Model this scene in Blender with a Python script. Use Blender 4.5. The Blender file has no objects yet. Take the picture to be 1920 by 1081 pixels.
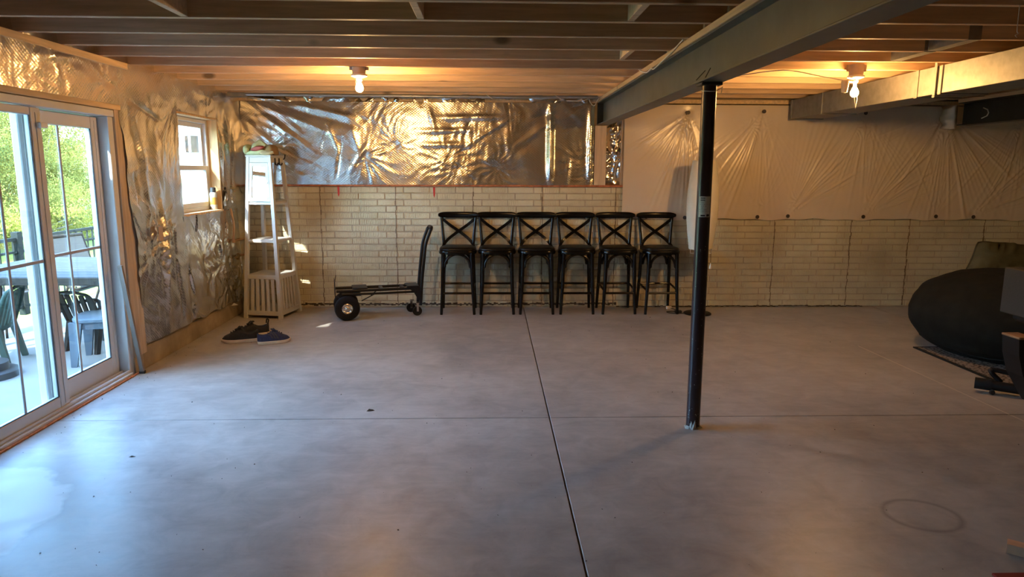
import bpy, math, random
import numpy as np
from mathutils import Vector, Matrix
C = bpy.context.scene.collection
S = bpy.context.scene
PI = math.pi
rnd = random.Random(7)

# ------------------------------------------------------------------ camera, sky, sun, exposure
F_PX, PITCH, YAW, ROLL = 1311.17, 0.168055, 0.030296, 0.003959
cam = bpy.data.cameras.new('camera'); cam_o = bpy.data.objects.new('camera', cam); C.objects.link(cam_o)
Fv = Vector((math.sin(YAW)*math.cos(PITCH), math.cos(YAW)*math.cos(PITCH), -math.sin(PITCH)))
r0 = Vector((math.cos(YAW), -math.sin(YAW), 0)); u0 = r0.cross(Fv)
rv = r0*math.cos(ROLL) + u0*math.sin(ROLL); uv = -r0*math.sin(ROLL) + u0*math.cos(ROLL)
m = Matrix((rv, uv, -Fv)).transposed().to_4x4(); m.translation = Vector((0, 0, 1.62)); cam_o.matrix_world = m
cam.sensor_width = 36; cam.lens = 36*F_PX/1920; cam.clip_start = .05; cam.clip_end = 300
S.camera = cam_o
vs = S.view_settings; vs.view_transform = 'Standard'; vs.look = 'None'; vs.gamma = 1; vs.use_curve_mapping = False
vs.exposure = 0.62
W = bpy.data.worlds.new('world'); S.world = W; W.use_nodes = True
wn = W.node_tree.nodes; wl = W.node_tree.links; wn.clear()
sky = wn.new('ShaderNodeTexSky'); sky.sky_type = 'NISHITA'; sky.sun_disc = False
sky.sun_elevation = math.radians(37); sky.sun_rotation = math.radians(-149); sky.air_density = 1.0; sky.dust_density = 0.6; sky.ozone_density = 1.0
bg = wn.new('ShaderNodeBackground'); bg.inputs['Strength'].default_value = 3.4
wo = wn.new('ShaderNodeOutputWorld'); tint = wn.new('ShaderNodeMix'); tint.data_type = 'RGBA'; tint.blend_type = 'MULTIPLY'; tint.inputs[0].default_value = 1; tint.inputs[7].default_value = (.75, 1.0, 1.10, 1)
wl.new(sky.outputs[0], tint.inputs[6]); wl.new(tint.outputs[2], bg.inputs[0]); wl.new(bg.outputs[0], wo.inputs[0])
sun = bpy.data.lights.new('sun', 'SUN'); sun.energy = 10.0; sun.angle = .009; sun.color = (1, .93, .80)
sun_o = bpy.data.objects.new('sun', sun); C.objects.link(sun_o)
SUN = Vector((1, 1.7, -1.5)); sun_o.rotation_euler = SUN.to_track_quat('-Z', 'Y').to_euler(); sun_o.location = (-20, -20, 20)
BULB = 900.0
BULB_COL = (1, .53, .17)
try:
    S.cycles.sample_clamp_indirect = 6.0; S.cycles.max_bounces = 10; S.cycles.diffuse_bounces = 5
    S.cycles.glossy_bounces = 5; S.cycles.transparent_max_bounces = 24; S.cycles.blur_glossy = 0.6
    S.cycles.caustics_refractive = False
except Exception: pass

D, XL, HJ = 8.205, -2.845, 2.42          # back wall, left wall, joist underside

# ------------------------------------------------------------------ materials
class NT:
    def __init__(s, name):
        s.m = bpy.data.materials.new(name); s.m.use_nodes = True
        s.t = s.m.node_tree; s.t.nodes.clear()
    def n(s, typ, ins=None, **attr):
        x = s.t.nodes.new('ShaderNode'+typ)
        for k, v in attr.items(): setattr(x, k, v)
        for k, v in (ins or {}).items():
            if isinstance(v, bpy.types.NodeSocket): s.t.links.new(v, x.inputs[k])
            else: x.inputs[k].default_value = v
        return x
    def math(s, op, a, b=None, c=None, clamp=False):
        ins = {0: a}
        if b is not None: ins[1] = b
        if c is not None: ins[2] = c
        return s.n('Math', ins, operation=op, use_clamp=clamp).outputs[0]
    def mix(s, f, a, b, bt='MIX'):
        x = s.n('Mix', None, data_type='RGBA', blend_type=bt)
        for k, v in ((0, f), (6, a), (7, b)):
            if isinstance(v, bpy.types.NodeSocket): s.t.links.new(v, x.inputs[k])
            else: x.inputs[k].default_value = v
        return x.outputs[2]
    def ramp(s, f, stops):
        x = s.n('ValToRGB', {0: f}); e = x.color_ramp.elements
        while len(e) < len(stops): e.new(.5)
        for i, (p, c) in enumerate(stops): e[i].position = p; e[i].color = c if len(c) == 4 else (*c, 1)
        return x.outputs[0]
    def out(s, sh): s.n('OutputMaterial', {0: sh}); return s.m
    def pbr(s, col, rough=.5, metal=0., bump=None, spec=.5, **kw):
        ins = {'Base Color': col if isinstance(col, bpy.types.NodeSocket) else (*col[:3], 1), 'Roughness': rough, 'Metallic': metal, 'Specular IOR Level': spec}
        if bump is not None: ins['Normal'] = bump
        ins.update(kw)
        return s.n('BsdfPrincipled', ins)
    def noise(s, vec, scale, detail=3, rough=.55, dist=0): return s.n('TexNoise', {'Vector': vec, 'Scale': scale, 'Detail': detail, 'Roughness': rough, 'Distortion': dist}).outputs[0]
    def bump(s, h, strength=.3, dist=.01): return s.n('Bump', {'Height': h, 'Strength': strength, 'Distance': dist}).outputs[0]

def c4(c): return (*c, 1)
def simple(name, col, rough=.5, metal=0., var=.12, scale=8, bump=0., bscale=60, spec=.5, **kw):
    t = NT(name); co = t.n('TexCoord').outputs['Object']
    nz = t.noise(co, scale)
    dark = tuple(x*(1-var) for x in col); lite = tuple(min(1, x*(1+var)) for x in col)
    cc = t.ramp(nz, [(.3, dark), (.7, lite)])
    b = t.bump(t.noise(co, bscale, 4), bump, .004) if bump else None
    return t.out(t.pbr(cc, rough, metal, b, spec, **kw).outputs[0])

def wood(name, col, rough=.6, axis=0, knots=True, grain=.25, var=.18):
    t = NT(name); co = t.n('TexCoord').outputs['Object']
    rd = t.n('ObjectInfo').outputs['Random']
    off = t.n('CombineXYZ', {0: t.math('MULTIPLY', rd, 37.), 1: t.math('MULTIPLY', rd, 11.), 2: t.math('MULTIPLY', rd, 5.)}).outputs[0]
    v = t.n('VectorMath', {0: co, 1: off}, operation='ADD').outputs[0]
    sc = [14, 14, 14]; sc[axis] = .9
    mv = t.n('Mapping', {'Vector': v, 'Scale': tuple(sc)}).outputs[0]
    g = t.noise(mv, 2.2, 5, .6, .4)
    big = t.noise(v, 1.3, 2)
    dark = tuple(x*(1-grain) for x in col); lite = tuple(min(1, x*(1+grain)) for x in col)
    cc = t.ramp(g, [(.3, dark), (.7, lite)])
    cc = t.mix(t.math('MULTIPLY', big, .5), cc, c4(tuple(x*f for x, f in zip(col, (.85, .72, .6)))))
    hue = t.n('HueSaturation', {'Color': cc, 'Value': t.math('MULTIPLY_ADD', rd, var*2, 1-var)}).outputs[0]
    cc = hue
    if knots:
        ks = [3.2, 3.2, 3.2]; ks[axis] = 1.6
        kv = t.n('Mapping', {'Vector': v, 'Scale': tuple(ks)}).outputs[0]
        vo = t.n('TexVoronoi', {'Vector': kv, 'Scale': 1.0, 'Randomness': 1.0})
        k = t.math('SMOOTH_MIN', t.math('MULTIPLY', t.math('SUBTRACT', .12, vo.outputs[0]), 14., clamp=True), .85, .1)
        cc = t.mix(k, cc, c4(tuple(x*.22 for x in col)))
    return t.out(t.pbr(cc, rough, 0, t.bump(g, .15, .003), .3).outputs[0])

M = {}
M['joist'] = wood('joist_wood', (.70, .51, .325))
M['stud'] = wood('stud_wood', (.60, .48, .35), axis=2)
M['plate'] = wood('plate_wood', (.70, .53, .33), axis=1)
M['jamb'] = wood('jamb_wood', (.72, .50, .26), axis=2, rough=.7)
M['oldwood'] = wood('weathered_wood', (.30, .26, .235), axis=2, knots=False)
M['decking'] = wood('deck_wood', (.5, .4, .3), axis=0, knots=False)
M['subfloor'] = simple('subfloor_sheet', (.20, .115, .06), .8, scale=20, var=.25)
M['vinyl'] = simple('white_vinyl', (.62, .62, .61), .35, var=.03)
M['vinyl_ext'] = simple('white_siding', (.85, .85, .84), .5, var=.03)
M['blacktrim'] = simple('black_seal', (.02, .02, .025), .5)
M['muntin'] = simple('grey_muntin', (.42, .42, .45), .4, var=.03)
M['caulk'] = simple('orange_sealant', (.52, .20, .08), .7, var=.35, scale=30)
M['redsill'] = simple('red_sill_foam', (.45, .16, .07), .75, var=.4, scale=25)
M['redpaint'] = simple('red_paint', (.62, .04, .03), .6)
M['black'] = simple('black_lacquer', (.004, .004, .0045), .24, var=.2, spec=.32)
M['blackpad'] = simple('black_vinyl_pad', (.005, .005, .0055), .4, bump=.05, spec=.25)
M['blackmetal'] = simple('black_metal', (.008, .008, .009), .38, bump=.05, spec=.3)
M['rubber'] = simple('black_rubber', (.011, .011, .012), .7, spec=.2)
M['rubber2'] = simple('black_plastic', (.03, .03, .032), .5)
M['chrome'] = simple('bright_steel', (.75, .72, .68), .2, 1.)
M['galv'] = simple('galvanised_sheet', (.25, .24, .22), .55, .45, var=.16, scale=14, bump=.3, bscale=9)
M['conduit'] = simple('grey_conduit', (.42, .45, .50), .35, .6)
M['steelgreen'] = simple('grey_green_primer', (.095, .113, .105), .42, .2, var=.18, scale=5, bump=.08, bscale=35)
M['steelblack'] = simple('black_shaded_steel', (.02, .024, .026), .5, .1, var=.2)  # black plates; on the second beam its backlit shade is put into the colour
M['whitepaint'] = simple('white_paint', (.52, .52, .505), .4, var=.03)
M['mirror'] = simple('mirror_glass', (.9, .92, .92), .02, 1., var=.0)
M['copper'] = simple('copper_pipe', (.62, .36, .17), .35, .7)
M['brass'] = simple('brass_valve', (.30, .22, .10), .4, .8)
M['paper'] = simple('off_white_fabric', (.80, .76, .68), .8, var=.04, bump=.1, bscale=90)
M['plastic_white'] = simple('white_plastic', (.80, .78, .74), .4, var=.02)
M['porcelain'] = simple('porcelain_white', (.80, .76, .68), .35, var=.03)
M['boxplastic'] = simple('junction_box_plastic', (.45, .38, .35), .5)
M['wire'] = simple('white_wire', (.75, .72, .66), .5)
M['washer'] = simple('dark_washer', (.045, .032, .028), .5)
M['cord'] = simple('black_cord', (.012, .012, .012), .5)
M['card'] = simple('tan_card', (.45, .34, .27), .8)
M['bag'] = simple('black_plush', (.010, .0095, .008), .95, var=.3, scale=12, bump=.25, bscale=80, spec=.15)
M['olive'] = simple('olive_fabric', (.105, .10, .06), .9, var=.2, bump=.12, bscale=50, spec=.2)
M['oliveD'] = simple('dark_piping', (.06, .05, .035), .9)
M['greyboard'] = simple('speckled_grey_board', (.024, .021, .020), .75, var=.35, scale=220)
M['darkframe'] = simple('dark_frame', (.007, .007, .009), .5, spec=.25)
M['navy'] = simple('navy_mesh', (.018, .025, .075), .8, var=.25, scale=60, bump=.3, bscale=220)
M['blackmesh'] = simple('black_mesh', (.010, .011, .017), .7, var=.3, scale=60, bump=.3, bscale=220)
M['sole'] = simple('cream_sole', (.62, .52, .38), .7)
M['lace'] = simple('dark_lace', (.03, .035, .05), .8)
M['greystripe'] = simple('charcoal_stripe', (.045, .045, .05), .6)
M['lining'] = simple('shoe_lining', (.01, .01, .013), .9)
M['hatgreen'] = simple('pale_green_cotton', (.55, .60, .34), .9, var=.1, bump=.1, bscale=60)
M['hatpink'] = simple('pink_lining', (.45, .12, .10), .9)
M['hatbrown'] = simple('brown_cotton', (.24, .15, .06), .9, var=.2)
M['hattan'] = simple('tan_cotton', (.48, .42, .24), .9, var=.12)
M['canlabel'] = simple('can_label', (.42, .25, .05), .4, var=.1)
M['canwhite'] = simple('can_white', (.42, .41, .36), .4)
M['leafbrown'] = simple('dry_leaf', (.05, .035, .02), .8)
M['offcut'] = simple('offcut_wood', (.62, .36, .22), .7, var=.2)
M['postwood'] = simple('post_top_wood', (.26, .15, .08), .7, var=.25)
M['redmat'] = simple('dark_red_fabric', (.22, .012, .012), .7)
M['debris'] = simple('dark_grit', (.03, .028, .025), .9)
M['table'] = simple('grey_table', (.05, .056, .066), .85, spec=.15)
M['sling'] = simple('sling_mesh', (.085, .082, .078), .8, var=.1, scale=90)
M['tablebrown'] = simple('bronze_frame', (.03, .026, .022), .8, spec=.15)
M['greyplastic'] = simple('grey_blue_plastic', (.085, .11, .14), .75, spec=.2)
M['greenchair'] = simple('green_grey_resin', (.035, .06, .052), .8, spec=.15)
M['fence'] = simple('dark_bronze_rail', (.022, .026, .024), .85, spec=.1)
M['patio'] = simple('patio_concrete', (.21, .205, .20), .8, var=.08, scale=3, bump=.1)
M['grass'] = simple('lawn', (.20, .27, .05), .9, var=.35, scale=3, bump=.6, bscale=30)
M['hill'] = simple('hillside_scrub', (.16, .19, .05), .9, var=.45, scale=1.2, bump=.8, bscale=6)
M['bark'] = simple('bark', (.16, .13, .10), .9, var=.3, bump=.4)
def leafmat(name, a, b):
    t = NT(name); co = t.n('TexCoord').outputs['Object']
    cc = t.ramp(t.noise(co, 2.3, 4), [(.32, a), (.68, b)])
    d = t.n('BsdfDiffuse', {0: cc}).outputs[0]; tr = t.n('BsdfTranslucent', {0: cc}).outputs[0]
    return t.out(t.n('MixShader', {0: .4, 1: d, 2: tr}).outputs[0])
M['leafA'] = leafmat('yellow_green_leaves', (.15, .15, .04), (.44, .37, .09))
M['leafB'] = leafmat('green_leaves', (.07, .095, .03), (.30, .29, .085))
M['leafC'] = leafmat('pale_twiggy_leaves', (.20, .19, .12), (.40, .37, .22))

def foil(name, tint=(.93, .915, .89), rough=.25, pat=.2):
    t = NT(name); u = t.n('UVMap').outputs[0]
    xy = t.n('SeparateXYZ', {0: u})
    a = t.math('SINE', t.math('MULTIPLY', xy.outputs[0], 2*PI/.034)); b = t.math('SINE', t.math('MULTIPLY', xy.outputs[1], 2*PI/.027))
    h = t.math('MULTIPLY', a, b)
    n1 = t.noise(u, 22, 4, .6, .6)
    hh = t.math('MULTIPLY_ADD', n1, .8, t.math('MULTIPLY', h, pat))
    cc = t.mix(t.noise(u, 5, 3), c4(tint), c4(tuple(x*.82 for x in tint)))
    return t.out(t.pbr(cc, rough, 1., t.bump(hh, .27, .006)).outputs[0])
M['foil'] = foil('foil_facing'); M['foilbright'] = foil('bright_foil_facing', (.95, .95, .94), .15, .16); M['foilcrisp'] = foil('crinkled_foil', (.93, .92, .90), .16, .1)
def poly():
    t = NT('white_poly_facing'); u = t.n('UVMap').outputs[0]
    cc = t.mix(t.noise(u, 3, 3), (.75, .65, .53, 1), (.65, .55, .44, 1))
    return t.out(t.pbr(cc, .25, 0, t.bump(t.noise(u, 70, 3), .10, .004), .6).outputs[0])
M['poly'] = poly()

def brickmat():
    t = NT('cast_brick'); po = t.n('NewGeometry').outputs['Position']
    big = t.noise(po, 1.1, 4, .6); sm = t.noise(po, 9, 3)
    cc = t.ramp(big, [(.30, (.47, .41, .27)), (.55, (.64, .585, .41)), (.75, (.71, .665, .50))])
    rd = t.n('ObjectInfo').outputs['Random']
    cc = t.n('HueSaturation', {'Color': cc, 'Value': t.math('MULTIPLY_ADD', rd, .14, .93)}).outputs[0]
    cc = t.mix(t.math('MULTIPLY', t.math('SUBTRACT', sm, .62, clamp=True), 2.2), cc, (.34, .25, .16, 1))
    xyz = t.n('SeparateXYZ', {0: po})
    comb = t.math('SINE', t.math('MULTIPLY_ADD', xyz.outputs[0], 2*PI/.0165, t.math('MULTIPLY', t.noise(po, 7, 2), 9.)))
    msk = t.math('MULTIPLY', t.math('SUBTRACT', t.noise(po, 3.7, 2), .40, clamp=True), 5., clamp=True)
    h = t.math('MULTIPLY_ADD', comb, t.math('MULTIPLY_ADD', msk, .27, .04), t.math('MULTIPLY', t.noise(po, 55, 3), 1.1))
    return t.out(t.pbr(cc, .85, 0, t.bump(h, .75, .006), .25).outputs[0])
M['brick'] = brickmat()
M['mortar'] = simple('cast_mortar', (.44, .37, .275), .9, var=.2, scale=4, bump=.2)
M['seam'] = simple('form_seam_grit', (.20, .15, .10), .95, var=.4, scale=20)
M['crack'] = simple('damp_grit', (.07, .055, .04), .95, var=.4, scale=20)
M['conc'] = simple('tan_concrete', (.36, .295, .215), .9, var=.25, scale=5, bump=.4, bscale=25)

def floormat():
    t = NT('slab_concrete'); po = t.n('NewGeometry').outputs['Position']
    s = t.n('SeparateXYZ', {0: po}); x, y = s.outputs[0], s.outputs[1]
    n1 = t.noise(po, .9, 5, .62, .3); n2 = t.noise(po, 5, 5, .65, .6); n3 = t.noise(po, 45, 3)
    st = t.n('Mapping', {'Vector': po, 'Scale': (3, 14, 1), 'Rotation': (0, 0, .35)}).outputs[0]
    n4 = t.noise(st, 1.2, 4, .6, .8)
    v = t.math('ADD', t.math('MULTIPLY', n1, .45), t.math('ADD', t.math('MULTIPLY', n2, .42), t.math('MULTIPLY', n4, .13)))
    cc = t.ramp(v, [(.36, (.265, .248, .235)), (.5, (.385, .363, .342)), (.63, (.495, .47, .445))])
    cc = t.mix(t.math('MULTIPLY', t.math('SUBTRACT', n3, .66, clamp=True), 2.5), cc, (.18, .16, .15, 1))
    def ell(cx, cy, rx, ry, wob=.18, ws=3.):
        dx = t.math('DIVIDE', t.math('SUBTRACT', x, cx), rx); dy = t.math('DIVIDE', t.math('SUBTRACT', y, cy), ry)
        r = t.math('SQRT', t.math('ADD', t.math('MULTIPLY', dx, dx), t.math('MULTIPLY', dy, dy)))
        return t.math('ADD', r, t.math('MULTIPLY', t.math('SUBTRACT', t.noise(po, ws, 3), .5), wob*2))
    def band(r, a, w): return t.math('MULTIPLY', t.math('SUBTRACT', 1., t.math('DIVIDE', t.math('ABSOLUTE', t.math('SUBTRACT', r, a)), w), clamp=True), 1., clamp=True)
    ring = band(ell(2.06, 3.06, .17, .155, .05), 1., .14)                     # ring left by a pot
    cc = t.mix(t.math('MULTIPLY', ring, .55), cc, (.13, .115, .11, 1))
    # worn pale skim coat patch by the door, with a darker damp margin
    e1 = ell(-2.62, 3.05, .56, .62, .30, 3.4)
    dark = t.math('MULTIPLY', t.math('SUBTRACT', 1.55, e1, clamp=True), 1.8, clamp=True)
    cc = t.mix(t.math('MULTIPLY', dark, .62), cc, (.20, .19, .19, 1))
    pale = t.math('MULTIPLY', t.math('SUBTRACT', 1.0, e1, clamp=True), 14., clamp=True)
    cc = t.mix(t.math('MULTIPLY', pale, .8), cc, (.50, .49, .47, 1))
    chalk = t.math('MULTIPLY', t.math('LESS_THAN', t.math('ABSOLUTE', t.math('SUBTRACT', x, t.math('MULTIPLY_ADD', t.math('SUBTRACT', y, 6.), -.03, 3.462))), .006), t.math('LESS_THAN', y, 6.3))
    cc = t.mix(t.math('MULTIPLY', chalk, .6), cc, (.75, .68, .58, 1))
    rg = t.math('MULTIPLY_ADD', n2, .20, .29)
    b = t.bump(t.math('ADD', t.math('MULTIPLY', n4, .6), t.math('MULTIPLY', n3, .25)), .16, .006)
    return t.out(t.pbr(cc, rg, 0, b, .5).outputs[0])
M['floor'] = floormat()
M['joint'] = simple('joint_dirt', (.05, .045, .04), .95)

def glass():
    t = NT('window_glass')
    fr = t.math('MULTIPLY_ADD', t.math('POWER', t.n('LayerWeight', {0: .5}).outputs['Facing'], 5.), .9, .035)
    return t.out(t.n('MixShader', {0: fr, 1: t.n('BsdfTransparent', {0: (.95, .97, .97, 1)}).outputs[0], 2: t.n('BsdfGlossy', {'Color': (1, 1, 1, 1), 'Roughness': .01}).outputs[0]}).outputs[0])
M['glass'] = glass()
def bulbm():
    t = NT('lit_bulb'); return t.out(t.n('Emission', {0: c4(BULB_COL), 1: BULB}).outputs[0])
M['bulb'] = bulbm()
def rugm():
    t = NT('rug_pattern'); po = t.n('TexCoord').outputs['Object']
    v = t.n('TexVoronoi', {'Vector': po, 'Scale': 44}).outputs[0]; n = t.noise(po, 60, 2)
    cc = t.ramp(t.math('ADD', t.math('MULTIPLY', v, .9), t.math('MULTIPLY', n, .5)), [(.50, (.02, .022, .032)), (.60, (.17, .145, .13)), (.8, (.27, .24, .22))])
    return t.out(t.pbr(cc, .95, 0, t.bump(n, .5, .004), .1).outputs[0])
M['rug'] = rugm()
def stickerm():
    t = NT('printed_label'); u = t.n('UVMap').outputs[0]; s = t.n('SeparateXYZ', {0: u}); U, V = s.outputs[0], s.outputs[1]
    lines = t.math('GREATER_THAN', t.math('SINE', t.math('MULTIPLY', V, 75.)), .2)
    txt = t.math('MULTIPLY', lines, t.math('GREATER_THAN', t.noise(t.n('Mapping', {'Vector': u, 'Scale': (30, 12, 1)}).outputs[0], 1, 1), .5))
    txt = t.math('MULTIPLY', txt, t.math('GREATER_THAN', V, .22)); txt = t.math('MULTIPLY', txt, t.math('LESS_THAN', V, .78))
    def rect(a, b, c, d): return t.math('MULTIPLY', t.math('MULTIPLY', t.math('GREATER_THAN', U, a), t.math('LESS_THAN', U, b)), t.math('MULTIPLY', t.math('GREATER_THAN', V, c), t.math('LESS_THAN', V, d)))
    k = t.math('MULTIPLY', txt, .45)
    for r in ((.12, .5, .90, .94), (.12, .5, .80, .84), (.18, .55, .04, .11), (.66, .95, .03, .14)): k = t.math('MAXIMUM', k, rect(*r))
    return t.out(t.pbr(t.mix(k, (.72, .70, .62, 1), (.03, .03, .03, 1)), .5).outputs[0])
M['sticker'] = stickerm()

# ------------------------------------------------------------------ mesh helpers
class MB:
    def __init__(s): s.v = []; s.f = []; s.uv = None
    def add(s, v, f):
        o = len(s.v); s.v += [tuple(p) for p in v]; s.f += [tuple(i+o for i in q) for q in f]; return s
    def box(s, a, b, ch=0.):
        (x0, y0, z0), (x1, y1, z1) = [tuple(map(min, a, b)), tuple(map(max, a, b))]
        if ch <= 0:
            v = [(x, y, z) for z in (z0, z1) for y in (y0, y1) for x in (x0, x1)]
            return s.add(v, [(0, 2, 3, 1), (4, 5, 7, 6), (0, 1, 5, 4), (2, 6, 7, 3), (0, 4, 6, 2), (1, 3, 7, 5)])
        return s.add(*cbox(x0, y0, z0, x1, y1, z1, min(ch, (x1-x0)*.45, (y1-y0)*.45, (z1-z0)*.45)))
    def bar(s, p, q, w, h, up=(0, 0, 1), w2=None, h2=None):
        p, q = Vector(p), Vector(q); d = (q-p).normalized(); up = Vector(up)
        if abs(d.dot(up)) > .98: up = Vector((0, 1, 0))
        r = d.cross(up).normalized(); u = r.cross(d)
        w2 = w if w2 is None else w2; h2 = h if h2 is None else h2
        v = []
        for c, a, b in ((p, w, h), (q, w2, h2)):
            for i, j in ((-1, -1), (1, -1), (1, 1), (-1, 1)): v.append(c + r*i*a/2 + u*j*b/2)
        return s.add(v, [(0, 1, 2, 3), (7, 6, 5, 4), (0, 4, 5, 1), (1, 5, 6, 2), (2, 6, 7, 3), (3, 7, 4, 0)])
    def tube(s, pts, r, n=10, closed=False, sq=1., caps=True):
        pts = [Vector(p) for p in pts]; k = len(pts)
        rs = r if isinstance(r, (list, tuple)) else [r]*k
        T = []
        for i in range(k):
            a = pts[(i-1) % k] if (closed or i > 0) else pts[i]; b = pts[(i+1) % k] if (closed or i < k-1) else pts[i]
            T.append((b-a).normalized())
        ref = Vector((0, 0, 1)) if abs(T[0].z) < .9 else Vector((0, 1, 0))
        u = (ref - T[0]*ref.dot(T[0])).normalized(); v = []; f = []
        for i in range(k):
            u = (u - T[i]*u.dot(T[i])).normalized(); w = T[i].cross(u)
            for j in range(n):
                a = 2*PI*j/n; v.append(pts[i] + (u*math.cos(a) + w*math.sin(a)*sq)*rs[i])
        for i in range(k if closed else k-1):
            i2 = (i+1) % k
            for j in range(n): f.append((i*n+j, i*n+(j+1) % n, i2*n+(j+1) % n, i2*n+j))
        if not closed and caps: f.append(tuple(reversed(range(n)))); f.append(tuple((k-1)*n+j for j in range(n)))
        return s.add(v, f)
    def lathe(s, prof, c=(0, 0, 0), n=24, axis='z', a0=0):
        v = []; f = []; k = len(prof)
        for r, h in prof:
            for j in range(n):
                a = a0+2*PI*j/n; x, y = r*math.cos(a), r*math.sin(a)
                p = (x, y, h) if axis == 'z' else ((h, x, y) if axis == 'x' else (y, h, x))
                v.append((c[0]+p[0], c[1]+p[1], c[2]+p[2]))
        for i in range(k-1):
            for j in range(n): f.append((i*n+j, i*n+(j+1) % n, (i+1)*n+(j+1) % n, (i+1)*n+j))
        f.append(tuple(reversed(range(n)))); f.append(tuple((k-1)*n+j for j in range(n)))
        return s.add(v, f)
    def loft(s, rings, cap=True):
        n = len(rings[0]); v = [p for r in rings for p in r]; f = []
        for i in range(len(rings)-1):
            for j in range(n): f.append((i*n+j, i*n+(j+1) % n, (i+1)*n+(j+1) % n, (i+1)*n+j))
        if cap: f.append(tuple(reversed(range(n)))); f.append(tuple((len(rings)-1)*n+j for j in range(n)))
        return s.add(v, f)
    def moved(s, off=(0, 0, 0), rz=0.):
        c, q = math.cos(rz), math.sin(rz)
        s.v = [(x*c-y*q+off[0], x*q+y*c+off[1], z+off[2]) for x, y, z in s.v]; return s
def cbox(x0, y0, z0, x1, y1, z1, c):
    v = []; idx = {}
    X = (x0, x1); Y = (y0, y1); Z = (z0, z1)
    for i in (0, 1):
        for j in (0, 1):
            for k in (0, 1):
                sx, sy, sz = (1-2*i), (1-2*j), (1-2*k)
                idx[i, j, k, 0] = len(v); v.append((X[i], Y[j]+sy*c, Z[k]+sz*c))
                idx[i, j, k, 1] = len(v); v.append((X[i]+sx*c, Y[j], Z[k]+sz*c))
                idx[i, j, k, 2] = len(v); v.append((X[i]+sx*c, Y[j]+sy*c, Z[k]))
    f = []
    for i in (0, 1): f.append([idx[i, 0, 0, 0], idx[i, 1, 0, 0], idx[i, 1, 1, 0], idx[i, 0, 1, 0]][::(1 if i else -1)])
    for j in (0, 1): f.append([idx[0, j, 0, 1], idx[1, j, 0, 1], idx[1, j, 1, 1], idx[0, j, 1, 1]][::(-1 if j else 1)])
    for k in (0, 1): f.append([idx[0, 0, k, 2], idx[1, 0, k, 2], idx[1, 1, k, 2], idx[0, 1, k, 2]][::(1 if k else -1)])
    for i in (0, 1):
        for j in (0, 1): f.append([idx[i, j, 0, 0], idx[i, j, 1, 0], idx[i, j, 1, 1], idx[i, j, 0, 1]])
    for i in (0, 1):
        for k in (0, 1): f.append([idx[i, 0, k, 0], idx[i, 1, k, 0], idx[i, 1, k, 2], idx[i, 0, k, 2]])
    for j in (0, 1):
        for k in (0, 1): f.append([idx[0, j, k, 1], idx[1, j, k, 1], idx[1, j, k, 2], idx[0, j, k, 2]])
    for i in (0, 1):
        for j in (0, 1):
            for k in (0, 1): f.append([idx[i, j, k, 0], idx[i, j, k, 1], idx[i, j, k, 2]])
    cx, cy, cz = (x0+x1)/2, (y0+y1)/2, (z0+z1)/2; out = []
    for q in f:
        a, b, d = (Vector(v[q[0]]), Vector(v[q[1]]), Vector(v[q[2]])); n = (b-a).cross(d-a)
        ctr = sum((Vector(v[i]) for i in q), Vector())/len(q)
        out.append(tuple(q) if n.dot(ctr-Vector((cx, cy, cz))) > 0 else tuple(reversed(q)))
    return v, out

def mesh_obj(name, me, parent=None):
    o = bpy.data.objects.new(name, me); C.objects.link(o)
    if parent is not None: o.parent = parent
    return o
def obj(name, mb, mat, parent=None, smooth=False, world=False, kind=None, label=None):
    v = mb.v
    if world and parent is not None:
        L = parent.location if parent.parent is None else parent.location+parent.parent.location
        v = [(a-L.x, b-L.y, c-L.z) for a, b, c in v]
    me = bpy.data.meshes.new(name); me.from_pydata([tuple(p) for p in v], [], mb.f); me.update()
    me.materials.append(M[mat] if isinstance(mat, str) else mat)
    if smooth:
        me.polygons.foreach_set('use_smooth', [True]*len(me.polygons))
        if smooth != 'all':
            try: me.set_sharp_from_angle(angle=math.radians(40))
            except Exception: pass
    if mb.uv is not None:
        ul = me.uv_layers.new(name='UVMap'); li = np.empty(len(me.loops), dtype=np.int32); me.loops.foreach_get('vertex_index', li)
        ul.data.foreach_set('uv', np.asarray(mb.uv, dtype=np.float32)[li].ravel())
    o = mesh_obj(name, me, parent)
    if kind: o['kind'] = kind
    if label: o['label'] = label
    return o
def tag(o, label, cat, group=None):
    o['label'] = label; o['category'] = cat
    if group: o['group'] = group
    return o
def thing(name, label, cat, loc=(0, 0, 0), rz=0., group=None):
    o = bpy.data.objects.new(name, None); C.objects.link(o); o.location = loc; o.rotation_euler = (0, 0, rz); o.empty_display_size = .1
    return tag(o, label, cat, group)
def struct(name, mb=None, mat=None, loc=(0, 0, 0)):
    if mb is None:
        o = bpy.data.objects.new(name, None); C.objects.link(o); o.location = loc
    else: o = obj(name, mb, mat)
    o['kind'] = 'structure'; return o
def dup(root, loc, rz=None, label=None):
    r = root.copy(); C.objects.link(r); r.location = loc
    if rz is not None: r.rotation_euler = (0, 0, rz)
    if label: r['label'] = label
    for ch in list(root.children):
        c = ch.copy(); C.objects.link(c); c.parent = r
        for g in list(ch.children):
            d = g.copy(); C.objects.link(d); d.parent = c
    return r
def arc(c, r, a0, a1, n, plane='xz'):
    out = []
    for i in range(n+1):
        a = a0+(a1-a0)*i/n; p, q = r*math.cos(a), r*math.sin(a)
        out.append((c[0]+p, c[1], c[2]+q) if plane == 'xz' else ((c[0]+p, c[1]+q, c[2]) if plane == 'xy' else (c[0], c[1]+p, c[2]+q)))
    return out
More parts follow.
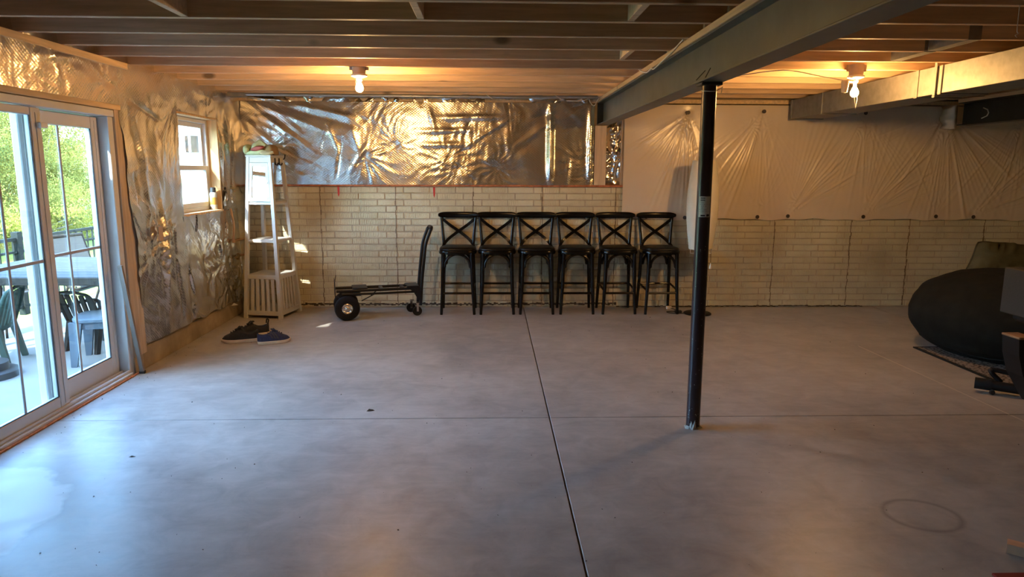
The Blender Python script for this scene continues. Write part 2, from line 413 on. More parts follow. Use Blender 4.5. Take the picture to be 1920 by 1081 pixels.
def spline(pts, n=8):
    P = [Vector(p) for p in pts]; out = []
    for i in range(len(P)-1):
        a, b, c, d = P[max(i-1, 0)], P[i], P[i+1], P[min(i+2, len(P)-1)]
        for k in range(n):
            t = k/n; out.append(.5*((2*b)+(c-a)*t+(2*a-5*b+4*c-d)*t*t+(3*b-a-3*c+d)*t**3))
    out.append(P[-1]); return out

# numpy noise
_T = np.random.RandomState(3).rand(256, 256)
def vn(x, y, seed=0):
    x = np.asarray(x)+seed*17.31; y = np.asarray(y)+seed*7.77
    xi = np.floor(x).astype(int); yi = np.floor(y).astype(int); fx = x-xi; fy = y-yi
    fx = fx*fx*(3-2*fx); fy = fy*fy*(3-2*fy)
    g = lambda a, b: _T[a % 256, b % 256]
    return (g(xi, yi)*(1-fx)+g(xi+1, yi)*fx)*(1-fy)+(g(xi, yi+1)*(1-fx)+g(xi+1, yi+1)*fx)*fy
def fbm(x, y, seed=0, o=4):
    s = 0; a = .5
    for i in range(o): s = s+a*vn(x*2**i, y*2**i, seed+i); a *= .5
    return s
def ridged(x, y, seed=0, o=3):
    s = 0; a = .5
    for i in range(o): s = s+a*(1-np.abs(2*vn(x*2**i, y*2**i, seed+i)-1)); a *= .5
    return s
def pin_folds(U, V, pins):
    h = np.zeros_like(U)
    for (pu, pv, amp, n, reach, th0, wid, ph) in pins:
        dx, dy = U-pu, V-pv; r = np.sqrt(dx*dx+dy*dy)+1e-6; th = np.arctan2(dy, dx)
        dth = (th-th0+PI) % (2*PI)-PI; dth = dth+.5*(vn(r*5+ph, r*3, 4)-.5)
        env = np.exp(-(dth/wid)**2)*(.25+1.5*vn(np.cos(th)*2.2+ph*3, np.sin(th)*2.2, 12)**2)
        w = np.cos(n*dth+ph+2.2*vn(np.cos(th)*3+ph, np.sin(th)*3, 5)); w = 1-2*np.abs(w)**.7
        g = (r/(r+.05))*np.exp(-(r/reach)**1.2)
        h += amp*w*g*env - amp*.9*np.exp(-(r/.045)**2)
    return h
def ray_folds(U, V, pins):
    h = np.zeros_like(U)
    for (pu, pv, amp, n, reach, th0, wid, ph) in pins:
        dx, dy = U-pu, V-pv; r = np.sqrt(dx*dx+dy*dy)+1e-6; dth = (np.arctan2(dy, dx)-th0+PI) % (2*PI)-PI
        q = dth*n/PI*2+ph; k = np.floor(q); f = q-k; A = vn(k*.73+ph, k*.31, 15); rr = reach*(.35+1.1*vn(k*.91, k*.57+ph, 16))
        w = (np.sin(PI*f)**2)*(A-.15)
        h += amp*2.2*w*np.exp(-(dth/wid)**4)*(r/(r+.07))*np.exp(-(r/rr)**2) - amp*.6*np.exp(-(r/.05)**2)
    return h
def crease_lines(U, V, lines):
    h = np.zeros_like(U)
    for (u0, v0, u1, v1, amp, w) in lines:
        dx, dy = u1-u0, v1-v0; L = math.hypot(dx, dy); t = np.clip(((U-u0)*dx+(V-v0)*dy)/L**2, 0, 1)
        px, py = U-(u0+t*dx), V-(v0+t*dy); d = np.sqrt(px*px+py*py)
        h += amp*np.exp(-(d/w)**2)*np.sin(PI*np.clip(t, .02, .98))**.5
    return h
def sheet(name, O, Ux, Vx, w, h, res, hf, mat, parent=None, hole=None, edge=None):
    nu, nv = max(2, int(w/res)), max(2, int(h/res))
    U, V = np.meshgrid(np.linspace(0, w, nu+1), np.linspace(0, h, nv+1), indexing='ij')
    H = hf(U, V); Ux, Vx = np.array(Ux, float), np.array(Vx, float); N = np.cross(Ux, Vx)
    Ud, Vd = U, V
    if edge: Ud, Vd = edge(U, V)
    P = np.array(O, float)+Ud[..., None]*Ux+Vd[..., None]*Vx+H[..., None]*N
    idx = np.arange((nu+1)*(nv+1)).reshape(nu+1, nv+1)
    q = np.stack([idx[:-1, :-1], idx[1:, :-1], idx[1:, 1:], idx[:-1, 1:]], -1)
    if hole:
        uc = (U[:-1, :-1]+U[1:, 1:])/2; vc = (V[:-1, :-1]+V[1:, 1:])/2
        keep = ~((uc > hole[0]) & (uc < hole[1]) & (vc > hole[2]) & (vc < hole[3])); q = q[keep]
    mb = MB(); mb.v = P.reshape(-1, 3).tolist(); mb.f = q.reshape(-1, 4).tolist(); mb.uv = np.stack([U, V], -1).reshape(-1, 2)
    return obj(name, mb, mat, parent, smooth='all')

# ------------------------------------------------------------------ floor
XR, YF = 7.2, -3.0
fl = struct('floor', MB().box((XL-.15, YF, -.16), (XR, D+.02, -.03)), 'joint')
g = .004
for (x0, x1) in ((XL+.0, .387), (.387, 4.62), (4.62, XR)):
    for (y0, y1) in ((YF, .25), (.25, 4.426), (4.426, D+.004)):
        obj('slab', MB().box((x0+g, y0+g, -.03), (x1-g, y1-g, 0), .003), 'floor', fl)

# ------------------------------------------------------------------ walls
wb = struct('wall_back', MB().box((XL-.2, D+.006, -.1), (XR+.2, D+.3, 1.425)).box((XL-.2, D+.14, 1.425), (XR+.2, D+.3, 2.68)), 'mortar')
PIT, BL = .0745, .302
def brick_mesh(L):
    a, b, c = L/2-.004, PIT/2-.0035, .004
    v = [(-a, .007, -b), (a, .007, -b), (a, .007, b), (-a, .007, b), (-a+c, -.003, -b+c), (a-c, -.003, -b+c), (a-c, -.003, b-c), (-a+c, -.003, b-c)]
    return v, [(4, 5, 6, 7), (0, 1, 5, 4), (1, 2, 6, 5), (2, 3, 7, 6), (3, 0, 4, 7)]
bm_full = bpy.data.meshes.new('brick'); bm_full.from_pydata(*[brick_mesh(BL)[0], [], brick_mesh(BL)[1]]); bm_full.materials.append(M['brick'])
bm_cut = {}
bricks = []
for r in range(19):
    z = .008+PIT*(r+.5); off = (0, .085)[r % 2]+.012*(r % 4 == 3)
    xmax = 1.60 if z > 1.10 else XR
    x = XL-BL+off+.02
    while x < xmax:
        a, b = max(x, XL+.004), min(x+BL, xmax)
        if b-a > .05: bricks.append((a, b, z))
        x += BL
bricks.sort(key=lambda q: (q[0] > 1.5, abs((q[0]+q[1])/2+.3)))
rest = MB()
for i, (a, b, z) in enumerate(bricks):
    L = b-a; cx = (a+b)/2
    if i < 300:
        if abs(L-BL) < .001: me = bm_full
        else:
            k = round(L, 2)
            if k not in bm_cut:
                mm = bpy.data.meshes.new('brick'); mm.from_pydata(brick_mesh(k)[0], [], brick_mesh(k)[1]); mm.materials.append(M['brick']); bm_cut[k] = mm
            me = bm_cut[k]
        o = mesh_obj('brick', me, wb); o.location = (cx, D+(rnd.random()-.5)*.002, z)
    else:
        v, f = brick_mesh(L); rest.add([(p[0]+cx, p[1]+D+(rnd.random()-.5)*.001, p[2]+z) for p in v], f)
obj('brickwork', rest, 'brick', wb, kind='stuff')
def jag(p, q, w, n, jit, th=.006, axis='z'):
    mb = MB()
    for i in range(n):
        a = p+(q-p)*i/n; b = p+(q-p)*(i+1)/n
        yield a, b, (rnd.random()-.5)*jit, w*(.5+rnd.random())
for sx, z1 in ((-1.974, 1.42), (-1.105, 1.42), (-.209, 1.42), (.60, 1.42), (1.46, 1.42), (2.43, 1.06), (3.361, 1.06), (4.283, 1.06), (4.989, 1.06), (5.9, 1.06)):
    mb = MB()
    for a, b, j, w in jag(0.02, z1, .010, 26, .012): mb.box((sx+j-w/2, D-.007, a), (sx+j+w/2, D+.004, b))
    obj('form_seam', mb, 'seam', wb)
mb = MB()
for a, b, j, w in jag(-2.3, 1.5, .022, 150, .016): mb.box((a, D-.006, .042+j-w/2), (b, D+.003, .042+j+w/2))
for a, b, j, w in jag(1.5, 4.5, .010, 90, .010): mb.box((a, D-.006, .012+j-w/2), (b, D+.003, .012+j+w/2))
obj('grout_line', mb, 'crack', wb)
for px, zz in ((-1.76, 1.36), (-.66, 1.355)):
    obj('paint_mark', MB().add([(px-.012, D-.006, zz+.062), (px+.014, D-.006, zz+.062), (px+.012, D-.006, zz-.02), (px+.002, D-.006, zz-.06), (px-.008, D-.006, zz-.03)], [(0, 1, 2, 3, 4)]), 'redpaint', wb, label='small red spray paint mark')
tr = struct('trim_1', MB().box((XL, D-.022, 1.425), (1.54, D+.14, 1.447), .003), 'redsill')
for a, b in ((1.195, 1.33), (1.505, 1.56)):
    obj('stud', MB().box((a, D-.018, 1.447), (b, D+.13, 2.37 if a > 1.4 else 2.125), .003), 'stud', wb)
obj('top_plate', MB().box((XL, D-.0, 2.375), (XR, D+.13, HJ), .003), 'plate', wb)

wl_mb = MB()
for a, b in (((YF, 0), (-2.5, 2.68)), ((-2.5, 0), (2.35, 2.68)), ((2.35, 0), (3.56, 2.68)), ((3.56, 2.06), (5.52, 2.68)), ((5.52, -.1), (6.53, 2.68)), ((6.53, -.1), (7.51, 1.18)), ((6.53, 2.13), (7.51, 2.68)), ((7.51, -.1), (D+.3, 2.68))):
    wl_mb.box((XL-.17, a[0], a[1]), (XL-.015, b[0], b[1]))
wlft = struct('wall_left', wl_mb, 'stud')
obj('curb', MB().box((XL-.1, 5.645, -.02), (XL, D, .175), .006), 'conc', wlft)
obj('stud', MB().box((XL-.06, 5.505, .125), (XL+.006, 5.60, 2.06), .003), 'stud', wlft)
obj('stud', MB().box((XL-.06, 5.603, .125), (XL+.003, 5.70, 2.06), .003), 'stud', wlft)
obj('stud_base', MB().box((XL-.1, 5.50, -.02), (XL+.0, 5.645, .125), .004), 'conc', wlft)
obj('header', MB().box((XL-.1, 3.3, 2.055), (XL+.012, 5.66, 2.095), .003), 'plate', wlft)
obj('top_plate', MB().box((XL-.12, YF, 2.372), (XL+.03, 5.72, HJ), .003), 'plate', wlft)
obj('top_plate', MB().box((XL-.12, 5.724, 2.372), (XL+.0, D, HJ), .003), 'plate', wlft)
mbq = MB().box((XL-.02, 7.80, .18), (XL+.001, D, 1.42))
for r in range(1, 19):
    y = 7.80+(.16 if r % 2 else 0.)
    z = PIT*(r+.5)
    if z > 1.4 or z < .2: continue
    for a, b in ((7.80, y), (y, D)):
        if b-a > .03: mbq.box((XL-.01, a+.004, z-PIT/2+.004), (XL+.005, b-.004, z+PIT/2-.004), .003)
obj('brickwork', mbq, 'brick', wlft, kind='stuff')
struct('wall_right', MB().box((XR, YF, -.1), (XR+.2, D+.3, 2.68)), 'brick')
wf = struct('wall_front', MB().box((XL-.2, YF-.2, -.1), (XR+.2, YF, 2.68)), 'brick')
obj('insulation_facing', MB().box((XL+.02, YF, .9), (XR, YF+.02, 2.4), .004), 'poly', wf)  # unseen white facing, added to brighten the rear of the room
obj('foundation', MB().box((XL-.17, 5.52, -.2), (XL-.1, D, .18)), 'conc', wlft)

# ------------------------------------------------------------------ ceiling
ce = struct('ceiling', MB().box((XL-.2, YF-.2, HJ+.24), (XR+.2, D+.3, HJ+.30)), 'subfloor')
LJ = [8.02-.4445*k for k in range(0, 25)]
def joist(x0, x1, y):
    o = obj('joist', MB().box((x0, -.019, 0), (x1, .019, .238), .0025), 'joist', ce); o.location = (0, y, HJ); o.rotation_euler = (rnd.uniform(-.012, .012), 0, rnd.uniform(-.0012, .0012)); return o
for y in LJ:
    joist(XL-.1, 1.36, y); joist(1.295, XR, y-.042)
def block(x, ya, yb, mat='joist', rz=0, name='blocking'):
    o = obj(name, MB().box((-.019, ya+.02, .0), (.019, yb-.02, .23), .002), mat, ce); o.location = (x, 0, HJ+.004)
block(-1.646, LJ[10], LJ[9]); block(-.38, LJ[10], LJ[9]); block(.767, LJ[10], LJ[9]); block(.966, LJ[7], LJ[6])
for k in (7, 8):
    mb = MB().box((2.93, LJ[k]-.02-.042, HJ-.003), (3.01, LJ[k-1]-.02-.042-.04, HJ+.18)); obj('panning_sheet', mb, 'galv', ce)
for k in range(0, 11):                      # crumpled foil tucked in the joist pockets over the left plate
    a, b = LJ[k+1]+.02, LJ[k]-.02
    sheet('pocket_foil', (XL+.0, a, HJ+.0), (0, 1, 0), (0, 0, 1), b-a, .22, .03, lambda U, V: .05*(ridged(U*6, V*6, 3)-.4), 'foilcrisp', ce)

# ------------------------------------------------------------------ sliding door
dr = struct('door_1', loc=(XL, 4.54, 0))
def dobj(n, mb, mat, p=None, **k): return obj(n, mb, mat, p or dr, world=True, **k)
x0, x1 = XL-.165, XL+.004
dobj('frame', MB().box((x0, 3.56, 2.0), (x1, 5.50, 2.05), .004).box((x0, 5.43, .0), (x1-.012, 5.50, 2.0), .004).box((x0, 3.56, 0), (x1, 3.62, 2.0), .004), 'vinyl')
dobj('sill', MB().box((x0, 3.62, -.02), (x1+.012, 5.43, .03), .004).box((XL-.075, 3.62, .03), (XL-.065, 5.43, .045)).box((XL-.02, 3.62, .03), (XL-.005, 5.43, .05), .003), 'vinyl')
dobj('sealant', MB().box((XL+.012, 3.5, .0), (XL+.030, 5.50, .012), .003), 'caulk', label='rust orange sealant line')
def panel(name, xa, xb, ya, yb, za, zb, sl, sr, bt, tp, yv, zh):
    f = MB().box((xa, ya, za), (xb, ya+sl, zb), .006).box((xa, yb-sr, za), (xb, yb, zb), .006).box((xa, ya+sl, za), (xb, yb-sr, za+bt), .006).box((xa, ya+sl, zb-tp), (xb, yb-sr, zb), .006)
    f.box((xb-.002, ya+sl*.35, za+.03), (xb+.004, ya+sl*.55, zb-.03), .001).box((xb-.002, yb-sr*.55, za+.03), (xb+.004, yb-sr*.35, zb-.03), .001)
    o = dobj(name, f, 'vinyl'); xm = (xa+xb)/2
    P = lambda n, mb, mt: obj(n, MB().add([(v[0]-XL, v[1]-4.54, v[2]) for v in mb.v], mb.f), mt, o)
    P('gasket', MB().box((xb-.012, ya+sl, za+bt), (xb-.004, ya+sl+.006, zb-tp)).box((xb-.012, yb-sr-.006, za+bt), (xb-.004, yb-sr, zb-tp)).box((xb-.012, ya+sl, za+bt), (xb-.004, yb-sr, za+bt+.006)), 'blacktrim')
    P('pane', MB().box((xm-.003, ya+sl, za+bt), (xm+.003, yb-sr, zb-tp)), 'glass')
    for w in yv: P('muntin', MB().box((xm+.004, w-.010, za+bt), (xm+.014, w+.010, zb-tp), .003), 'muntin')
    P('muntin', MB().box((xm+.004, ya+sl, zh-.011), (xm+.015, yb-sr, zh+.011), .003), 'muntin')
    return o
panel('fixed_panel', XL-.135, XL-.085, 4.53, 5.43, .035, 1.995, .11, .095, .14, .09, (4.955,), 1.035)
sp = panel('sliding_panel', XL-.062, XL-.018, 3.62, 4.655, .035, 1.995, .10, .105, .085, .05, (4.22,), 1.03)
obj('latch', MB().box((-.018, 4.60-4.54, 1.87), (.012, 4.655-4.54+.02, 1.905), .004), 'plastic_white', sp)

# ------------------------------------------------------------------ window
wi = struct('window_1', loc=(XL, 7.02, 1.2))
def wobj(n, mb, mat, p=None, **k): return obj(n, mb, mat, p or wi, world=True, **k)
for mb in (MB().box((XL-.12, 7.495, 1.2), (XL+.012, 7.52, 2.13), .003), MB().box((XL-.12, 6.53, 1.2), (XL+.012, 6.55, 2.13), .003), MB().box((XL-.12, 6.53, 2.11), (XL+.012, 7.52, 2.135), .003), MB().box((XL-.12, 6.53, 1.175), (XL+.02, 7.52, 1.2), .003)):
    wobj('jamb_board', mb, 'jamb')
fa, fb = XL-.165, XL-.09
wobj('frame', MB().box((fa, 6.55, 1.2), (fb, 6.59, 2.11), .004).box((fa, 7.455, 1.2), (fb, 7.495, 2.11), .004).box((fa, 6.59, 2.07), (fb, 7.455, 2.11), .004).box((fa, 6.59, 1.2), (fb, 7.455, 1.235), .004), 'vinyl')
for nm, za, zb, xa in (('upper_sash', 1.60, 2.07, XL-.155), ('lower_sash', 1.235, 1.65, XL-.125)):
    xb = xa+.03
    s_ = wobj(nm, MB().box((xa, 6.59, za), (xb, 6.63, zb), .003).box((xa, 7.415, za), (xb, 7.455, zb), .003).box((xa, 6.63, zb-.045), (xb, 7.415, zb), .003).box((xa, 6.63, za), (xb, 7.415, za+.05), .003), 'vinyl')
    obj('pane', MB().box((xa+.012-XL, 6.63-7.02, za+.05-1.2), (xa+.017-XL, 7.415-7.02, zb-.045-1.2)), 'glass', s_)

# ------------------------------------------------------------------ insulation
R_ = np.random.RandomState(11)
def foil_h(seed, pins, lines, billow=.03, crisp=.006):
    def hf(U, V):
        b = billow*(fbm(U*2.2, V*2.2, seed, 3)-.45)*2
        wu, wv = U+.10*(vn(U*3, V*3, seed+40)-.5), V+.10*(vn(U*3, V*3, seed+41)-.5)
        msk = np.clip((fbm(U*1.7+3, V*1.7, seed+9, 2)-.26)*4, .12, 1)
        a_ = (vn(U*1.1, V*1.1, seed+50)-.5)*3.0; ca, sa = np.cos(a_), np.sin(a_)
        st_ = ridged((wu*ca+wv*sa)*3.2, (wv*ca-wu*sa)*9.5, seed+20, 3)
        c = crisp*2.2*(st_-.5)*msk + crisp*.7*(ridged(wu*13, wv*13, seed+30, 3)-.5)*(msk+.25)
        return b+c+pin_folds(U, V, pins)+crease_lines(U, V, lines)
    return hf
def rpins(n, w, h, amp, reach, seed):
    r = np.random.RandomState(seed)
    return [(r.uniform(0, w), r.uniform(.05*h, .95*h), amp*r.uniform(.6, 1.4), r.randint(5, 10), reach*r.uniform(.6, 1.5), r.uniform(0, 2*PI), r.uniform(.6, 3.), r.uniform(0, 6)) for _ in range(n)]
def rlines(n, w, h, amp, seed, vert=.3):
    r = np.random.RandomState(seed); out = []
    for _ in range(n):
        u, v = r.uniform(0, w), r.uniform(0, h); a = r.choice([PI/2+r.normal(0, .25), r.uniform(0, PI)], p=[vert, 1-vert]); L = r.uniform(.15, .55)
        out.append((u, v, u+L*math.cos(a), v+L*math.sin(a), amp*r.uniform(-1, 1.2), r.uniform(.012, .035)))
    return out
wB, hB = 1.19-XL-.01, 2.372-1.447
lineB = rlines(26, wB, hB, .012, 5)
for (a, b, c, d, s_) in ((.12, .88, .85, .35, .009), (.2, .9, 1.1, .55, .008), (.05, .75, .6, .2, .008), (.35, .9, 1.5, .6, -.006), (.6, .9, 1.3, .75, .012), (3.52, .05, 3.52, .9, .05), (3.98, 0, 3.98, .9, .03), (2.2, .75, 3., .77, .012), (2.0, .6, 2.7, .62, .010), (2.0, .45, 2.6, .46, .01)):
    lineB.append((a, b, c, d, s_, .03))
pinB = rpins(11, wB, hB, .006, .22, 21)+[(.34, .42, .008, 9, .3, 0, 4, 0), (1.4, .32, .007, 8, .25, 0, 4, 1), (2.35, .30, .007, 8, .3, 1, 4, 2), (1.75, .45, .007, 9, .25, 2, 4, 0), (2.9, .2, .007, 7, .3, 1, 4, 3)]
sB = sheet('foil_insulation', (XL+.005, D-.02, 1.445), (1, 0, 0), (0, 0, 1), wB, hB, .0135, foil_h(1, pinB, lineB, .021, .0046), 'foil')
tag(sB, 'wide wrinkled foil-faced insulation blanket above the brick on the back wall', 'insulation')
sA = sheet('foil_insulation', (XL+.02, 3.2, 2.092), (0, 1, 0), (0, 0, 1), 2.37, .283, .014, foil_h(2, rpins(5, 2.3, .28, .008, .2, 4), rlines(14, 2.3, .28, .010, 8, .1), .022, .006), 'foil')
tag(sA, 'narrow strip of foil insulation above the sliding door', 'insulation')
pinC = rpins(5, 2.6, 2.1, .012, .3, 33)+[(.95, 1.97, .014, 9, .4, -PI/2, 1.5, 0), (1.93, 1.93, .014, 8, .35, -PI/2, 1.4, 1), (.5, 1.0, .016, 7, .35, -PI/2, 2.2, 0), (.25, .75, .014, 8, .35, 0, 4, 2), (.6, .8, .016, 7, .3, -1.3, 1.5, 2)]
lineC = rlines(14, 1., 2.1, .016, 41, .7)+[(.55, 1.2, .5, .25, .045, .05), (.75, 1.0, .8, .1, -.02, .03), (.2, 1.9, .35, .9, .02, .04), (2.15, 2., 2.2, 1.2, .03, .04), (2.3, 1.9, 2.35, 1.1, -.03, .03), (2.05, 1.8, 2.02, 1.25, .02, .025)]
sC = sheet('foil_insulation', (XL+.022, 5.545, .195), (0, 1, 0), (0, 0, 1), D-.03-5.545, 2.225, .0145, foil_h(3, pinC, lineC, .035, .006), 'foil', hole=(.995, 1.965, -.1, 1.93), edge=lambda U, V: (.012*np.clip((V-2.1)/.1, 0, 1)*np.clip(1-U/.3, 0, 1)+U+np.clip(1-U/.8, 0, 1)*(.15*(1-V/2.225)+.012*np.sin(V*9)+.006*np.sin(V*31)), V))
# trim the part beyond the window below z=1.42 (brick return shows there)
import bmesh
bm = bmesh.new(); bm.from_mesh(sC.data); bm.verts.ensure_lookup_table()
bmesh.ops.delete(bm, geom=[v for v in bm.verts if v.co.y > 7.49 and v.co.z < 1.38+.05*math.sin(v.co.y*30)], context='VERTS'); bm.to_mesh(sC.data); bm.free()
tag(sC, 'tall foil insulation blanket on left wall between glass door and small window', 'insulation')
pinD = rpins(12, 1.5, 1., .014, .28, 52); lineD = rlines(22, 1.5, 1.02, .016, 57, .3)
def edgeD(U, V): return U+.02*np.sin(V*9), V+(.012*np.sin(U*14)+.03*(U/1.4-.5)*-1)*(1-V)
sD = sheet('foil_insulation', (XL+.028, 6.5, .185), (0, 1, 0), (0, 0, 1), 1.42, 1.0, .0125, foil_h(4, pinD, lineD, .026, .006), 'foilbright', edge=edgeD)
tag(sD, 'crinkled bright silver foil insulation below the small window', 'insulation')
obj('tape_patch', MB().box((XL+.07, 5.915, 1.02), (XL+.076, 5.99, 1.14), .001), 'card', sC, label='brown card patch on the foil')
sE = sheet('foil_insulation', (XL+.030, 7.53, 1.0), (0, 1, 0), (0, 0, 1), .32, .40, .011, foil_h(6, rpins(6, .3, .4, .014, .12, 60), rlines(12, .3, .4, .018, 61, .3), .03, .012), 'foilcrisp')
tag(sE, 'small crumpled foil scrap hanging right of the window above copper pipe', 'insulation')
sF = sheet('foil_insulation', (1.335, D+.055, 1.45), (1, 0, 0), (0, 0, 1), .17, .90, .010, foil_h(7, rpins(9, .17, .9, .02, .12, 70), rlines(26, .17, .9, .03, 71, .2), .05, .02), 'foilcrisp')
tag(sF, 'crumpled foil stuffed between two studs under the steel beam end', 'insulation')
sG = sheet('foil_insulation', (XL+.1, D-.012, 2.368), (1, 0, 0), (0, 0, 1), 3.85, .09, .012, foil_h(8, rpins(20, 3.8, .09, .012, .1, 75), rlines(60, 3.8, .09, .025, 76, .1), .03, .018), 'foilcrisp')
tag(sG, 'ragged foil strip tucked between the last joist and the back wall', 'insulation')
# white poly-faced blanket on the right
wP, hP = XR-1.53, 2.36-1.055
xP = 1.53
pinP = []
for (px, pz, amp, n, rc, th, wd) in ((2.258, 2.273, .014, 11, .55, -PI/2-.25, .75), (3.135, 2.29, .014, 11, .60, -PI/2-.25, .75), (4.319, 2.28, .012, 10, .50, -PI/2, .7), (5.264, 2.304, .018, 13, .65, -PI/2, .95), (6.2, 2.29, .015, 11, .6, -PI/2, .8),
                                  (2.27, 1.08, .006, 8, .4, PI/2-.3, .5), (3.131, 1.09, .008, 8, .4, PI/2-.1, .6), (3.493, 1.10, .014, 10, .75, PI/2-.6, .5), (4.395, 1.09, .013, 10, .75, PI/2-.65, .55), (5.269, 1.095, .008, 8, .4, PI/2, .6), (5.722, 1.095, .013, 9, .8, PI/2-.75, .5)):
    pinP.append((px-xP, pz-1.055, amp*1.05, n*2.4, rc*1.35, th, wd*1.1, px*3))
def polyh(U, V): return .022*(fbm(U*1.6, V*1.2, 91, 3)-.45)+.02*np.sin(PI*np.clip(V/hP, 0, 1))+ray_folds(U, V, pinP)+.0015*ridged(U*9, V*5, 95, 2)
def edgeP(U, V): return U, V+(.008*np.sin(U*6.3)+.006*np.sin(U*17))*(1-V/hP)
sP = sheet('white_insulation', (xP, D-.022, 1.055), (1, 0, 0), (0, 0, 1), wP, hP, .0115, polyh, 'poly', edge=edgeP)
tag(sP, 'white plastic-faced insulation blanket pinned to the right part of the back wall', 'insulation')
for (px, pz) in ((1.816, 1.082), (2.27, 1.075), (3.131, 1.085), (3.493, 1.095), (4.395, 1.09), (5.269, 1.095), (5.722, 1.09), (2.258, 2.273), (3.135, 2.29), (4.319, 2.28), (5.264, 2.304), (6.2, 2.29)):
    v = Vector((px, D-.05, pz)); obj('washer', MB().lathe([(.022, 0), (.022, .006), (.008, .010)], (px, D-.05, pz), 12, 'y'), 'washer', sP)

# ------------------------------------------------------------------ steel beams, column, duct
def ibeam(name, label, cx, w, z0, z1, ya, yb, mat):
    t = thing(name, label, 'beam', (cx, yb, z0)); P = lambda n, mb, mt: obj(n, mb, mt, t, world=True)
    P('web', MB().box((cx-.006, ya, z0+.008), (cx+.006, yb, z1-.008)), mat)
    P('flange', MB().box((cx-w/2, ya, z0), (cx+w/2, yb, z0+.011), .002), mat); P('flange', MB().box((cx-w/2, ya, z1-.011), (cx+w/2, yb, z1), .002), mat)
    return t
b1 = ibeam('steel_beam', 'long grey-green steel I-beam with wood on top resting on the column', 1.29, .14, 2.13, 2.38, YF, D-.005, 'steelgreen')
obj('nailer_plate', MB().box((1.21, YF, 2.381), (1.37, D-.05, 2.419), .003), 'plate', b1, world=True)
obj('end_cap', MB().box((1.214, D-.03, 2.135), (1.285, D-.02, 2.375), .002), 'steelblack', b1, world=True)
b2 = ibeam('steel_beam', 'dark steel beam at upper right beyond the sheet metal duct', 5.33, .14, 2.13, 2.38, 1.5, 7.95, 'steelblack')  # darkness from being lit from behind is put into this beam's colour
obj('nailer_plate', MB().box((5.25, 1.5, 2.381), (5.41, 7.95, 2.419), .003), 'plate', b2, world=True)
obj('chalk_mark', MB().tube([(5.318, y, z) for y, z in ((7.62, 2.30), (7.55, 2.275), (7.53, 2.24), (7.55, 2.21), (7.63, 2.19))], .006, 6), 'wire', b2, world=True, label='white curved mark on the dark beam')
obj('bearing_wrap', MB().loft([[(5.215+.02*math.sin(i*2.4), 7.945+.02*math.sin(i*2.1), z), (5.262, 7.955, z-.01), (5.262, 8.15, z), (5.20+.02*math.sin(i*1.7), 8.15, z+.01)] for i, z in enumerate((2.10, 2.14, 2.18, 2.22, 2.27, 2.31, 2.36))]), 'poly', b2, world=True, smooth='all')

col = thing('steel_column', 'dark brown steel lally column standing in the middle of the floor', 'column', (1.29, 4.234, 0))
M['colpaint'] = simple('dark_maroon_paint', (.030, .016, .020), .30, .1, var=.25, scale=6, bump=.04)
M['patch'] = simple('mortar_splash', (.42, .41, .38), .9)
obj('shaft', MB().lathe([(.043, 0), (.043, 2.112)], n=32), 'colpaint', col, smooth=True)
obj('cap_plate', MB().box((-.062, -.055, 2.112), (.062, .055, 2.129), .003), 'steelblack', col)
obj('bent_tab', MB().bar((-.06, -.065, 2.125), (-.02, -.068, 2.205), .012, .004).bar((-.10, -.065, 2.135), (-.05, -.068, 2.19), .010, .004), 'steelblack', col)
def cyl_patch(n, r, z0, z1, a0, a1, mat, parent, seg=10):
    mb = MB(); mb.uv = []
    for i in range(seg+1):
        a = a0+(a1-a0)*i/seg
        for z, v in ((z0, 0), (z1, 1)): mb.v.append((r*math.cos(a), r*math.sin(a), z)); mb.uv.append((i/seg, v))
    for i in range(seg): mb.f.append((2*i, 2*i+2, 2*i+3, 2*i+1))
    return obj(n, mb, mat, parent, smooth='all')
cyl_patch('sticker', .0438, 1.343, 1.467, -PI/2-.95, -PI/2+.72, 'sticker', col)['label'] = 'white printed data sticker'
obj('wire_tie', MB().tube([(.0455*math.cos(2*PI*i/20), .0455*math.sin(2*PI*i/20), 2.085+.008*math.sin(2*PI*i/20)) for i in range(20)], .002, 6, True).tube([(.045, -.005, 2.085), (.07, -.03, 2.105), (.065, -.02, 2.07)], .0025, 6), 'wire', col)
mb = MB()
for i in range(46):
    a = -PI/2+rnd.uniform(-1.3, 1.0); z = .03+1.2*rnd.random()**2.2; s_ = rnd.uniform(.0012, .003)
    c = Vector((.0436*math.cos(a), .0436*math.sin(a), z)); tt = Vector((-math.sin(a), math.cos(a), 0))
    mb.add([c-tt*s_, c+tt*s_*.6-Vector((0, 0, s_)), c+tt*s_, c+Vector((0, 0, s_*1.3))], [(0, 1, 2, 3)])
obj('paint_chip', mb, 'patch', col, kind='stuff')
ring = []
for i in range(24):
    a = 2*PI*i/24; ring.append((a, .045+.012*rnd.random(), .006+.012*rnd.random()+(.05 if -2.4 < a-2*PI < -1.5 else 0)*rnd.random()))
obj('grout_collar', MB().loft([[(r*math.cos(a)*1.08, r*math.sin(a)*1.08, 0.001) for a, r, z in ring], [(.0442*math.cos(a), .0442*math.sin(a), z) for a, r, z in ring]], cap=False), 'patch', col)

